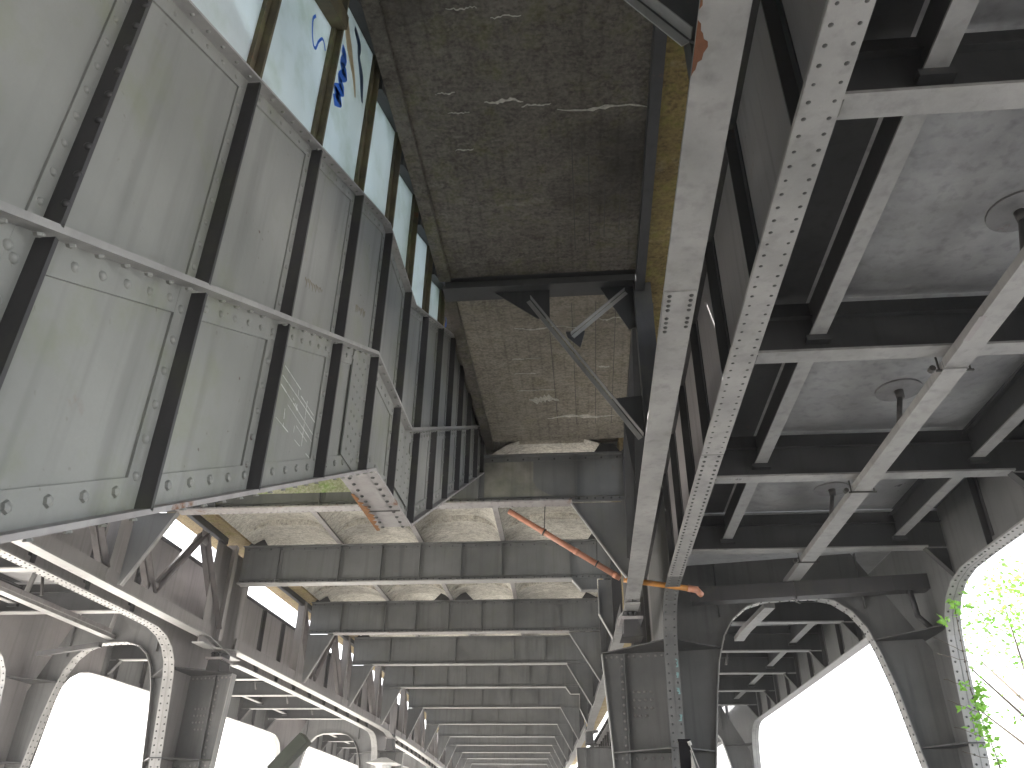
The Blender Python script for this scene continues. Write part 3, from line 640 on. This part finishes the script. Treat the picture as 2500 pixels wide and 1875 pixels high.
# ================================================================== portal piers
ARCH = [(1.70, -1.6), (1.86, -.2), (2.00, 1.03), (2.15, 2.15), (2.25, 2.72), (2.38, 3.12), (2.56, 3.40), (2.82, 3.60), (3.15, 3.69), (3.5, 3.70), (3.95, 3.69), (4.25, 3.60), (4.50, 3.40), (4.68, 3.12), (4.80, 2.72), (4.93, 2.15), (5.10, 1.03), (5.25, -.2), (5.45, -1.6)]
NAVE = [(.62, -1.6), (.50, .5), (.44, 1.5), (.34, 2.90)]
def portal(yc, label, mirror, det=True, sk=1):
    t = thing('portal_pier', label, 'pier', (XI, yc, -ZO), 'riveted portal piers of the viaduct', mirror)
    Y = lambda x: yc-sk*.205*(x-XI) if not mirror else yc+sk*.205*(x-XI)
    def sheet(k, polys, th=.016):                               # polygons in the skewed portal plane given a thickness
        for poly in polys:
            n = len(poly); k.add([(x, Y(x)-th/2, z) for x, z in poly]+[(x, Y(x)+th/2, z) for x, z in poly], [tuple(range(n)), tuple(range(n, 2*n))[::-1]]+[(i, n+i, n+(i+1) % n, (i+1) % n) for i in range(n)])
    k = MB(); tops = [(XI, z) if z < 3 and x < 3.5 else ((XT, z) if z < 3 else (x, 4.42)) for x, z in ARCH]
    tops[4] = (XI, 2.72); tops[5] = (XI, 4.42)
    quads = []
    for i in range(len(ARCH)-1):
        a, b, c, d = ARCH[i], ARCH[i+1], tops[i+1], tops[i]
        quads.append([a, b, c, d] if c != d else [a, b, c])
    sheet(k, quads); k.build('portal_web', 'pier', t, mirror=mirror)
    k = MB()
    for a, b in zip(ARCH, ARCH[1:]):
        ya, yb = Y(a[0]), Y(b[0]); n = Vector((b[1]-a[1], a[0]-b[0])).normalized()*.02
        k.add([(a[0], ya-.12, a[1]), (b[0], yb-.12, b[1]), (b[0], yb+.12, b[1]), (a[0], ya+.12, a[1]), (a[0]+n[0], ya-.12, a[1]+n[1]), (b[0]+n[0], yb-.12, b[1]+n[1]), (b[0]+n[0], yb+.12, b[1]+n[1]), (a[0]+n[0], ya+.12, a[1]+n[1])],
              [(0, 1, 2, 3), (7, 6, 5, 4), (0, 4, 5, 1), (3, 2, 6, 7)])
    k.build('arch_flange', 'flange', t, mirror=mirror)
    pts = []
    for a, b in zip(ARCH[2:-2], ARCH[3:-1]):
        L = (Vector(b)-Vector(a)).length; n = Vector((b[1]-a[1], a[0]-b[0])).normalized()
        for i in range(max(1, int(L/.12))):
            u = (i+.5)/max(1, int(L/.12)); x, z = a[0]+(b[0]-a[0])*u, a[1]+(b[1]-a[1])*u
            for s in (-.07, .07): pts.append(((x+n[0]*.02, Y(x)+s, z+n[1]*.02), n))
    if det:
        k = MB()
        for p, n in pts: k.rivet(p, (n[0], 0, n[1]), .019)
        k.build('rivet', 'rivet', t, kind='stuff', mirror=mirror)
    # nave-side half of the inner leg
    k = MB(); sheet(k, [[(XI, -1.6), (XI, 2.9), (NAVE[3][0], 2.9), NAVE[2], NAVE[1], NAVE[0]][::-1]]); k.build('leg_web', 'pier', t, mirror=mirror)
    k = MB()
    for a, b in zip(NAVE, NAVE[1:]):
        ya, yb = Y(a[0]), Y(b[0]); k.add([(a[0], ya-.10, a[1]), (a[0], ya+.10, a[1]), (b[0], yb+.10, b[1]), (b[0], yb-.10, b[1]), (a[0]-.02, ya-.10, a[1]), (a[0]-.02, ya+.10, a[1]), (b[0]-.02, yb+.10, b[1]), (b[0]-.02, yb-.10, b[1])], [(0, 1, 2, 3), (7, 6, 5, 4), (0, 3, 7, 4), (1, 5, 6, 2)])
    k.build('leg_flange', 'flange', t, mirror=mirror)
    k = MB(); xs = .72; k.box(xs, xs+.014, Y(xs)-.10, Y(xs)-.008, -1.6, 2.88); k.box(xs-.09, xs, Y(xs)-.02, Y(xs)-.008, -1.6, 2.88); k.build('leg_stiffener', 'pier', t, mirror=mirror)
    # longitudinal webs with their curved corner flanges, inner and outer leg
    for xc in (XI, XT):
        y0 = Y(xc); nm = 'pier' if not mirror else 'mauve'
        for s in (-1, 1):
            P = [(y0-s*d if False else y0+s*d, z) for d, z in PROF] if s > 0 else [(y0+d, z) for d, z in PROF]
            P = [(y0+d, z) for d, z in PROF] if s < 0 else [(y0-d, z) for d, z in PROF]
            n = len(P)
            k = MB()
            for i in range(n-1):                                 # web between the curve and the pier axis
                a, b = P[i], P[i+1]
                if i < 4: q = [(a[0], 5.10 if xc == XI else 5.10), (b[0], 5.10), b, a]
                elif i == 4: q = [(a[0], 5.10), (y0, 5.10), (y0, b[1]), b, a]
                else: q = [(y0, a[1]), (y0, b[1]), b, a]
                if s > 0: q = q[::-1]
                k.prism(q, 'x', xc-.008, xc+.008)
            k.build('corner_web', nm, t, mirror=mirror)
            k = MB()
            for a, b in zip(P, P[1:]):
                dd = (Vector(b)-Vector(a)).normalized(); o = (dd[1]*.022*s*1, -dd[0]*.022*s*1)
                o = (-o[0], -o[1]) if s < 0 else o
                o = (abs(o[0])*(-s)*-1 if False else (-s)*-abs(dd[1])*.022*-1*s*s if False else (-s)*abs(dd[1])*.022*-1, abs(dd[0])*.022)
                vs = [(xx, p[0]+oo[0], p[1]+oo[1]) for xx in (xc-.115, xc+.115) for p in (a, b) for oo in ((0, 0), (-s*abs(dd[1])*.022, abs(dd[0])*.022))]
                k.add(vs, [(0, 2, 3, 1), (4, 5, 7, 6), (0, 4, 6, 2), (1, 3, 7, 5), (0, 1, 5, 4), (2, 6, 7, 3)])
            k.build('corner_flange', 'flange' if mirror or xc == XT else 'pier', t, mirror=mirror)
            k = MB(); k.box(xc-.11, xc+.11, min(y0+s*.0, y0+s*2.6), max(y0, y0+s*2.6), 5.101, 5.13); k.build('top_flange', 'stiff', t, mirror=mirror)
            if det and s < 0:
                pts = []
                for a, b in zip(P, P[1:]):
                    L = (Vector(b)-Vector(a)).length; dd = (Vector(b)-Vector(a))/L
                    for i in range(max(1, int(L/.118))):
                        u = (i+.5)/max(1, int(L/.118)); pts.append((a[0]+(b[0]-a[0])*u, a[1]+(b[1]-a[1])*u, dd))
                k = MB()
                for y, z, dd in pts:
                    for sx in (-.07, .07): k.rivet((xc+sx, y, z), (0, -abs(dd[1]), -abs(dd[0])), .019)
                k.build('rivet', 'rivet', t, kind='stuff', mirror=mirror)
        # horizontal diaphragm plates joining the flange tips
        for z, f in ((2.90, .965), (1.26, .76), (-.4, .60)):
            tipn = interp([(p[1], p[0]) for p in NAVE], z) if xc == XI else None
            tipp = interp([(p[1], p[0]) for p in (ARCH[:6] if xc == XI else ARCH[:12:-1])], z)
            if xc == XI: poly = [(tipn, Y(tipn)-.1), (xc-.115, y0-f), (xc+.115, y0-f), (tipp, Y(tipp)-.1), (tipp, Y(tipp)+.1), (xc+.115, y0+f), (xc-.115, y0+f), (tipn, Y(tipn)+.1)]
            else: poly = [(tipp, Y(tipp)-.1), (xc-.115, y0-f), (xc+.115, y0-f), (xc+.115, y0+f), (xc-.115, y0+f), (tipp, Y(tipp)+.1)]
            k = MB(); k.prism(poly, 'z', z, z+.02); k.build('diaphragm', 'stiff', t, mirror=mirror)
    for x in (2.35, 4.72):                                        # vertical angles on the portal web
        k = MB(); k.box(x, x+.014, Y(x)-.09, Y(x)-.008, 3.45, 4.40); k.build('web_stiffener', 'pier', t, mirror=mirror)
    if det:
        xs = .72; pr = [(xs-.045, Y(xs)-.02, z) for z in frange(-1.2, 2.8, .13)]+[(x, Y(x)-.008, z) for z in (1.85, 1.98, 2.11, 2.24) for x in (.86, .94, 1.02, 1.10)]+[(x, Y(x)-.008, 2.84) for x in frange(.4, 1.3, .1)]+[(x, Y(x)-.008, 1.18) for x in frange(.5, 1.3, .12)]
        rivets(t, pr, (0, -1, 0), .024, 'mauve', mirror=mirror)
    return t
RP = portal(PR[0], 'dark riveted right pier with arched portal, cross-shaped legs and chipped turquoise paint', False)
portal(PR[1], 'second pier on the right, seen through the first arch', False, False)
portal(PR[2], 'third pier on the right, tiny in the distance', False, False)
portal(PL[0], 'first left pier, blue-grey leg and arch around the white sky', True)
portal(PL[1], 'second pier on the left, small arch beside the white lamp', True, False)
portal(PL[2], 'third pier on the left, tiny in the distance', True, False)

MT['turq'] = plain('old_turquoise_paint', (.20, .36, .36), .6, var=.6)
for z, a, h in ((2.55, .93, .16), (2.36, .92, .10), (2.12, .90, .12), (1.72, .83, .12), (.95, .72, .2), (.70, .70, .22)):
    k = MB(); pts = [(XI+.045+random.uniform(0, .05)*(1 if i % 2 else -1)*.6, z+h*(i/5-.5)) for i in range(6)]
    k.add([(x+random.uniform(.0, .03), PR[0]-interp([(p[1], -p[0]) for p in PROF[::-1]], zz)-.024, zz) for x, zz in pts[:5]]+[(XI+.10+random.uniform(-.02, .0), PR[0]-interp([(p[1], -p[0]) for p in PROF[::-1]], zz)-.024, zz) for x, zz in pts[:5][::-1]], [tuple(range(10))])
    k.build('paint_flake', 'turq', RP)
# bearings on the piers
def bearing(x0, y, z0, z1, label, mirror, pins=False):
    t = thing('bearing_block', label, 'bearing', ((.66+.9)/2, y, z0), 'bearing blocks under the edge girders', mirror)
    k = MB(); k.prism([(.60, z0), (.96, z0), (.92, z0+.06), (.90, z1-.10), (.66, z1-.10), (.64, z0+.06)], 'y', y-.28, y+.25); k.build('block', 'stiff', t, mirror=mirror)
    k = MB(); k.box(.60, .97, y-.30, y+.30, z1-.099, z1-.05); k.build('cap_plate', 'rusty', t, mirror=mirror)
    k = MB()
    for xx in (.70, .78, .86): k.cyl((xx, y-.22, z1-.05), (xx, y-.22, z1+.06), .028, 8)
    k.box(.66, .90, y-.18, y+.2, z1-.05, z1+.055); k.build('rocker', 'dark', t, mirror=mirror)
    rivets(t, [(xx, y-.285, z0+d) for xx in (.70, .86) for d in (.30, .38)], (0, -1, 0), .016, 'stiff', mirror=mirror)
bearing(0, 13.75, 2.92, 3.30, 'riveted bearing block on top of the dark right pier', False)
bearing(0, 16.75, 2.92, 3.28, 'small bearing pedestal with pins on the first left pier', True)
bearing(0, 31.0, 2.92, 3.44, 'small bearing box on the second right pier', False)
bearing(0, 33.4, 2.92, 3.44, 'dark bearing box on the second left pier above the white lamp', True)

# ================================================================== track deck: cross girders, stringers, plates
def deck(side, gys, mirror, labels):
    ml = 'dark'
    for i, y in enumerate(gys):
        t = thing('deck_girder', labels[0] % i if '%' in labels[0] else labels[i] if i < len(labels) else labels[-1], 'girder', (3.5, y, 3.95), 'cross girders of the track deck', mirror)
        k = MB(); k.box(XI+.02, XT-.02, y-.008, y+.008, 3.97, 4.55); k.build('web', 'dark', t, mirror=mirror)
        k = MB(); k.box(XI+.10, XT-.32, y-.10, y+.10, 3.945, 3.97); k.build('bottom_flange', 'flange', t, mirror=mirror)
        k = MB(); k.box(XI+.02, XT-.02, y-.07, y-.008, 4.36, 4.37); k.box(XI+.02, XT-.02, y-.018, y-.008, 4.37, 4.45); k.build('shelf_angle', 'dark', t, mirror=mirror)
        for a, b in ((XI+.02, XI+.30), (XT-.02, XT-.34)):
            p = [(a, 3.945), (b, 3.945), (a, 3.53)]
            k = MB(); k.prism(p if (b > a) == True else p[::-1], 'y', y-.007, y+.007); k.build('knee_plate', 'dark', t, mirror=mirror)
            k = MB(); s = 1 if b > a else -1; q = [(b, 3.945), (a, 3.53), (a, 3.515), (b+s*.015, 3.945)]
            k.prism(q, 'y', y-.06, y+.06); k.build('knee_flange', 'stiff', t, mirror=mirror)
        if y < 14: rivets(t, [(x, y-.018, 4.41) for x in frange(1.7, 5.4, .10)], (0, -1, 0), .011, 'dark', mirror=mirror)
    for j, (a, b) in enumerate(zip(gys, gys[1:])):
        for x, lb in ((2.27, 'inner'), (4.90, 'outer')):
            t = thing('stringer', '%s stringer of the %s track deck, bay %s' % (lb, side, ('nearest', 'second', 'third', 'fourth', 'fifth', 'sixth', 'seventh', 'eighth', 'ninth')[min(j, 8)]), 'beam', (x, (a+b)/2, 4.15), 'stringers under the track plates', mirror)
            k = MB(); k.box(x-.075, x+.075, a+.012, b-.012, 4.13, 4.15); k.build('bottom_flange', 'flange', t, mirror=mirror)
            k = MB(); k.box(x-.006, x+.006, a+.012, b-.012, 4.15, 4.52); k.build('web', 'dark', t, mirror=mirror)
            k = MB(); k.box(x-.11, x+.11, b-.10, b-.019, 4.07, 4.128); k.build('seat', 'dark', t, mirror=mirror)
            k = MB(); xx = x+.07 if x < 3 else x-.07; k.box(min(x, xx), max(x, xx), a+.012, b-.012, 4.49, 4.50); k.build('edge_angle', 'dark', t, mirror=mirror)
        t = thing('deck_plate', 'dished steel floor plates of the %s track deck, %s bay' % (side, ('nearest', 'second', 'third', 'fourth', 'fifth', 'sixth', 'seventh', 'eighth', 'ninth')[min(j, 8)]), 'ceiling', (3.5, (a+b)/2, 4.45), 'floor plates of the track decks', mirror)
        for x0, x1 in ((XI+.0, 2.27), (2.27, 4.90), (4.90, XT)):
            k = MB(); nx, ny = (14, 12) if x1-x0 > 2 else (3, 3); vs = []
            for iy in range(ny+1):
                for ix in range(nx+1):
                    u, v = ix/nx, iy/ny; sag = (1-abs(2*u-1)**4)*(1-abs(2*v-1)**4); vs.append((x0+(x1-x0)*u, a+(b-a)*v, 4.60-(.15 if nx > 4 else 0)*sag))
            k.add(vs, [(iy*(nx+1)+ix, (iy+1)*(nx+1)+ix, (iy+1)*(nx+1)+ix+1, iy*(nx+1)+ix+1) for iy in range(ny) for ix in range(nx)])
            k.build('plate', 'deck' if nx > 4 else 'dark', t, smooth=True, mirror=mirror)
        if j < 4 or True:
            yc = (a+b)/2+.15; xc = 3.62 if not mirror else 3.5
            t2 = thing('drain_outlet', 'round drain collar with iron spout in the %s bay of the %s deck' % (('nearest', 'second', 'third', 'fourth', 'fifth', 'sixth', 'seventh', 'eighth', 'ninth')[min(j, 8)], side), 'drain', (xc, yc, 4.4), 'drain outlets in the track plates', mirror)
            k = MB(); k.cyl((xc, yc, 4.430), (xc, yc, 4.47), .25, 28); k.build('collar', 'collar', t2, mirror=mirror)
            k = MB(); k.cyl((xc, yc, 4.34), (xc, yc, 4.44), .045, 12, .05); k.cyl((xc, yc, 4.38), (xc-.10, yc+.02, 3.95), .030, 10); k.build('spout', 'pipe_iron', t2, smooth=True, mirror=mirror)
MT['collar'] = steel('collar_paint', (.27, .265, .27), (.2, .195, .2), rust=.3, blotch=4)
MT['pipe_iron'] = plain('dark_iron_spout', (.09, .085, .085), .5, var=.6)
deck('right', [-2.35, .58, 3.50, 6.45, 9.38, 12.28], False, ['deck girder behind the viewer', 'deck girder almost overhead', 'deck girder at the top right corner', 'wide pale deck girder crossing the upper right', 'deck girder in the middle of the right side', 'deck girder just before the right pier arch'])
deck('right far', [17.1, 20.0, 22.95, 25.9, 28.8], False, ['first deck girder seen through the right arch', 'second deck girder seen through the right arch', 'third deck girder seen through the right arch', 'fourth deck girder seen through the right arch', 'last deck girder before the second right pier'])
deck('left', [3.7, 6.65, 9.6, 12.55, 15.5], True, ['left deck girder hidden behind the stair', 'left deck girder behind the stair wall, second', 'left deck girder behind the stair wall, third', 'left deck girder under the stair edge', 'pale bar crossing at the left picture edge before the pier'])
deck('left far', [20.5, 23.5, 26.5, 29.5, 32.3], True, ['first deck girder seen past the left pier', 'second deck girder seen past the left pier', 'third deck girder seen past the left pier', 'fourth deck girder seen past the left pier', 'deck girder at the second left pier'])
deck('left farthest', [37.5, 40.6, 43.7, 46.8], True, ['tiny deck girder seen through the second left arch, nearest', 'tiny deck girder seen through the second left arch, second', 'tiny deck girder seen through the second left arch, third', 'tiny deck girder seen through the second left arch, farthest'])
for x0, x1, y0, y1, s in ((XI+.02, XT-.02, 12.28, 17.1, 0), (XI+.02, XT-.02, 28.8, 78, 0), (XI+.02, XT-.02, 15.5, 20.5, 1), (XI+.02, XT-.02, 32.3, 37.5, 1), (XI+.02, XT-.02, 46.8, 78, 1), (XI+.02, XT-.02, -3, 3.7, 1)):
    k = MB(); k.box(x0, x1, y0+.01, y1-.01, 4.60, 4.63)
    tag(k.build('deck_plate', 'deck' if y0 > 3 else 'dark', mirror=bool(s)), (('flat deck plate over the %s pier' % ('first left' if y1 < 21 else 'second left') if y0 > 4 else 'flat deck plate above the near end of the left track') if s else 'flat deck plate over the right pier') if y1 < 40 else 'flat deck plate at the far end, %s side' % ('left' if s else 'right'), 'ceiling')

# ================================================================== drainage troughs
def trough(pts, w, h, label, mirror, m='flange', group='box drain troughs under the decks'):
    t = thing('drain_trough', label, 'trough', pts[0], group, mirror)
    for a, b in zip(pts[::2], pts[1::2]):
        k = MB(); k.bar(a, b, w, h); k.build('trough_box', m, t, mirror=mirror)
    return t
tc = bpy.data.curves.new('stencil', 'FONT'); tc.body = '48'; tc.size = .085; tc.align_x = 'CENTER'; tc.align_y = 'CENTER'
to = bpy.data.objects.new('stencil', tc); COL.objects.link(to); bpy.context.view_layer.update()
me = bpy.data.meshes.new_from_object(to.evaluated_get(bpy.context.evaluated_depsgraph_get())); bpy.data.objects.remove(to)
me.materials.clear(); me.materials.append(MT['clamp']); dg = [o for o in bpy.data.objects if o.name.startswith('deck_girder') and o.get('label', '').startswith('deck girder in the middle')][0]
to = bpy.data.objects.new('stencil_number', me); COL.objects.link(to); to.parent = dg; to.rotation_euler = (pi, 0, 0); to.location = Vector((1.97, 9.36, 3.9435+ZO))-dg.location
d1 = trough([(3.51, -1, 3.875), (3.51, 6.55, 3.875), (3.50, 6.55, 3.855), (3.50, 13.72, 3.855)], .215, .09, 'pale box trough running diagonally under the right deck', False)
for y in (.58, 3.5, 6.45, 9.38, 12.28):
    k = MB(); z = 3.875 if y < 6.5 else 3.855
    k.bar((3.34, y+.14, z-.055), (3.68, y+.14, z-.055), .018, .018); k.bar((3.37, y+.14, z-.06), (3.37, y+.14, z+.10), .014, .014); k.bar((3.65, y+.14, z-.06), (3.65, y+.14, z+.10), .014, .014); k.cyl((3.32, y+.14, z-.02), (3.32, y+.20, z-.02), .03, 8); k.build('hanger', 'clamp', d1)
k = MB(); k.bar((3.41, 5.72, 3.83), (3.42, 6.1, 3.83), .06, .006); k.build('rust_patch', 'rusty', d1)
d2 = trough([(1.80, 13.78, 3.64), (5.05, 13.42, 3.70), (5.05, 13.42, 3.70), (5.75, 13.35, 3.71)], .26, .25, 'boxed trough crossing above the right arch', False, 'stiff')
k = MB(); k.bar((3.42, 13.46, 3.50), (3.62, 13.76, 3.50), .03, .012); k.bar((3.5, 13.46, 3.5), (3.5, 13.46, 3.80), .02, .02); k.build('hanger', 'clamp', d2)
k = MB(); k.cyl((5.30, 13.35, 3.58), (5.33, 13.35, 3.15), .045, 10); k.cyl((5.33, 13.35, 3.17), (5.50, 13.32, 2.95), .045, 10); k.build('downpipe', 'stiff', d2, smooth=True)
trough([(3.45, 15.3, 3.86), (3.30, 17.2, 3.84), (3.30, 17.2, 3.84), (3.28, 18.0, 3.82)], .2, .09, 'short pale trough seen inside the right arch', False)
d3 = trough([(3.60, 2, 3.84), (3.60, 11.9, 3.84), (3.60, 11.9, 3.84), (3.66, 17.3, 3.82)], .20, .09, 'rust-edged trough slanting down behind the left pier', True)
k = MB()
k.bar((3.48, 2, 3.90), (3.48, 16.9, 3.88), .012, .09); k.build('rusty_edge', 'rusty', d3, mirror=True)
k = MB(); k.cyl((3.6, 14.0, 3.85), (3.5, 14.0, 4.5), .05, 10); k.cyl((3.6, 17.0, 3.85), (3.5, 17.0, 4.5), .05, 10); k.build('spout', 'flange', d3, mirror=True, smooth=True)
d4 = trough([(3.15, 16.1, 3.42), (4.7, 16.4, 3.30)], .10, .10, 'brownish cross trough above the left arch', True, 'stiff')

# ================================================================== orange plastic pipe
pp = thing('drain_pipe', 'salmon plastic pipe slanting to the right pier, orange beyond the flange', 'pipe', (.5, 12.5, 3.6))
A, B = Vector((-1.25, 12.5, 4.80)), Vector((.56, 12.5, 3.62))
k = MB(); k.cyl(A, B, .048, 16); k.build('pipe', 'pipe1', pp, smooth=True, label='salmon length of pipe')
k = MB()
for u in (.32, .62, .96): c = A.lerp(B, u); d = (B-A).normalized(); k.cyl(c-d*.04, c+d*.04, .054, 16)
k.build('socket', 'pipe1', pp, smooth=True)
k = MB(); k.cyl((.62, 12.62, 3.63), (1.70, 12.62, 3.46), .045, 16); k.build('pipe', 'pipe2', pp, smooth=True, label='orange length of pipe')
k = MB(); k.cyl((1.62, 12.62, 3.475), (1.78, 12.64, 3.45), .054, 16); k.cyl((1.76, 12.64, 3.452), (1.84, 12.74, 3.40), .05, 12); k.build('elbow', 'pipe1', pp, smooth=True)
for u in (.33, .80):
    c = A.lerp(B, u); k = MB(); k.cyl(c-(B-A).normalized()*.012, c+(B-A).normalized()*.012, .062, 16); k.bar(c+Vector((0, 0, .05)), (c.x+.02, c.y, 5.0 if u < .5 else 4.55), .016, .016); k.build('clamp', 'clamp', pp)

# ================================================================== street things at the bottom edge
bp = thing('sign_post', 'glossy black square post at the bottom edge with torn plastic film', 'post', (.62, 6, -ZO))
k = MB(); k.box(.595, .675, 5.96, 6.04, -ZO, .585); k.build('tube', 'black', bp)
k = MB(); k.box(.59, .68, 5.955, 6.045, .585, .60); k.build('cap', 'black', bp)
k = MB(); k.cyl((.665, 5.95, .585), (.675, 5.95, .56), .012, 8); k.cyl((.67, 5.95, .56), (.76, 5.92, .28), .003, 6); k.cyl((.67, 5.95, .53), (.72, 5.92, .28), .003, 6)
k.add([(.67, 5.94, .50), (.69, 5.93, .42), (.745, 5.92, .30), (.70, 5.93, .32), (.665, 5.94, .40)], [(0, 1, 2, 3, 4)]); k.build('torn_film', 'film', bp)
lm = thing('street_lamp', 'white pagoda-shaped street lamp shade at the bottom by the second left pier', 'lamp', (-6.1, 25, -ZO))
k = MB()
k.add([(-6.1+.42*cos(a)*1.0, 25+.42*sin(a), 1.80) for a in [pi/4+i*pi/2 for i in range(4)]]+[(-6.1+.12*cos(a), 25+.12*sin(a), 2.0) for a in [pi/4+i*pi/2 for i in range(4)]]+[(-6.1+.62*cos(a), 25+.62*sin(a), 1.84) for a in [pi/4+i*pi/2 for i in range(4)]],
      [(4, 5, 6, 7), (8, 9, 5, 4), (9, 10, 6, 5), (10, 11, 7, 6), (11, 8, 4, 7), (0, 8, 11, 3), (1, 9, 8, 0), (2, 10, 9, 1), (3, 11, 10, 2), (0, 3, 2, 1)])
k.build('shade', 'white', lm, nowarp=True)
k = MB(); k.cyl((-6.1, 25, -ZO), (-6.1, 25, 1.82), .06, 10); k.build('pole', 'olive', lm, nowarp=True)
k = MB(); k.cyl((-6.1, 25, 1.5), (-6.1, 25, 1.8), .16, 12, .24); k.build('bulb_glass', 'white', lm, nowarp=True)
fl = thing('floodlight', 'dark olive tilted lamp head in front of the small left arch', 'lamp', (-5.5, 14, -ZO))
k = MB(); k.bar((-5.28, 14, .90), (-4.79, 14, 1.42), .26, .20); k.build('head', 'olive', fl, nowarp=True)
k = MB(); k.bar((-5.245, 13.9, .74), (-5.1, 13.9, .90), .02, .02); k.cyl((-5.3, 14, -ZO), (-5.25, 14, .85), .05, 10); k.build('pole', 'olive', fl, nowarp=True)

# ================================================================== leaves and tree outside on the right
def leaf(k, p, s):
    a = random.uniform(0, 2*pi); e = random.uniform(-.9, .9)
    d = Vector((cos(a)*cos(e), sin(a)*cos(e), sin(e))); u = d.orthogonal().normalized(); u = (Matrix.Rotation(random.uniform(0, 6.28), 3, d) @ u)
    p = Vector(p); k.add([p, p+d*s*.4+u*s*.32, p+d*s, p+d*s*.4-u*s*.32], [(0, 1, 2, 3)])
iv = thing('creeper', 'bright green creeper sprigs clinging to the outermost right leg', 'plant', (5.75, 12.8, -ZO))
k = MB(); kt = MB()
for cx, cz, n, r in ((5.56, 3.13, 26, .09), (5.60, 3.02, 14, .06), (5.31, 2.90, 10, .06), (5.36, 2.87, 8, .03), (5.33, 1.95, 12, .06), (5.55, 1.90, 34, .10), (5.53, 1.70, 34, .10), (5.42, 1.52, 34, .11), (5.45, 1.36, 30, .11), (5.5, 1.2, 22, .09), (5.56, .98, 14, .07), (5.22, 1.65, 4, .03)):
    for _ in range(n): leaf(k, (cx+random.gauss(0, r*.55), 12.42+random.gauss(0, .07), cz+random.gauss(0, r*.7)), random.uniform(.07, .12))
for z0 in (2.3, 1.9, 1.6, 1.3, 1.0, 2.45): 
    p = Vector((5.55, 12.5, z0))
    for j in range(6): q = p+Vector((-.07, random.uniform(-.02, .02), .02+random.uniform(-.02, .03))); kt.cyl(p, q, .004, 4); p = q
kt.cyl((5.75, 12.7, -1.6), (5.58, 12.5, 1.0), .012, 6); kt.cyl((5.58, 12.5, 1.0), (5.45, 12.45, 1.9), .008, 6); kt.cyl((5.45, 12.45, 1.9), (5.56, 12.5, 3.1), .006, 6)
hang = MB(); ht_ = MB()
for cx, cz, n, r in ((7.60, 4.23, 40, .16), (7.89, 4.12, 50, .18), (7.61, 4.02, 30, .14), (7.43, 3.65, 30, .14), (7.61, 3.54, 40, .18), (7.75, 3.39, 40, .16), (7.09, 3.43, 14, .12), (7.44, 2.73, 12, .12), (7.10, 1.80, 10, .12)):
    for _ in range(n): leaf(hang, (cx+random.gauss(0, r), 15+random.gauss(0, .25), cz+random.gauss(0, r*.6)), random.uniform(.07, .12))
    ht_.cyl((cx, 15, cz), (9.5, 16, cz+.9), .006, 5)
lv = k.build('leaves', 'leaf', iv, kind='stuff'); kt.build('stem', 'bark', iv)
def tree(x, y, H, R, n, label, extra=None):
    t = thing('tree', label, 'tree', (x, y, -ZO), 'street trees beyond the right track')
    k = MB(); k.cyl((x, y, -ZO), (x+.1, y, H*.45-ZO), .20, 10, .13)
    tips = []
    for i in range(9):
        a = i*2.4; b0 = Vector((x+.1, y, H*(.35+.03*i)-ZO)); b1 = b0+Vector((cos(a)*R*.65, sin(a)*R*.65, H*.26)); k.cyl(b0, b1, .045, 6, .012); tips.append(b1)
        for j in range(3): c = b1+Vector((random.uniform(-1, 1), random.uniform(-1, 1), random.uniform(-.3, 1)))*R*.3; k.cyl(b1, c, .010, 5, .005); tips.append(c)
    k.build('trunk', 'bark', t, nowarp=True)
    if extra: extra[0].build('hanging_sprigs', 'leaf', t, nowarp=True, kind='stuff'); extra[1].build('twig', 'bark', t, nowarp=True, kind='stuff')
    k = MB()
    for _ in range(n):
        c = random.choice(tips); leaf(k, c+Vector((random.gauss(0, .45), random.gauss(0, .45), random.gauss(0, .38)))*R*.36, random.uniform(.09, .17))
    k.build('crown', 'leaf2', t, nowarp=True, kind='stuff')
tree(12.4, 17.0, 8.5, 4.2, 2600, 'thin-leaved tree glaring in the light at the right picture edge', (hang, ht_))
tree(12.5, 25.0, 9.0, 3.4, 1800, 'second street tree further off behind the right leg')

# ================================================================== thin haze under and around the viaduct
hm = bpy.data.materials.new('haze_air'); hm.use_nodes = True; ht = hm.node_tree; ht.nodes.clear()
hv = ht.nodes.new('ShaderNodeVolumePrincipled'); hv.inputs['Density'].default_value = .0012; hv.inputs['Color'].default_value = (.95, .95, .97, 1); hv.inputs['Anisotropy'].default_value = .35
ho = ht.nodes.new('ShaderNodeOutputMaterial'); ht.links.new(hv.outputs[0], ho.inputs['Volume'])
k = MB(); k.box(-405, 405, -405, 405, -ZO-1, 12.5)
hz = k.build('haze', hm, kind='stuff', nowarp=True)
S.cycles.volume_bounces = 1; S.cycles.volume_step_rate = 1
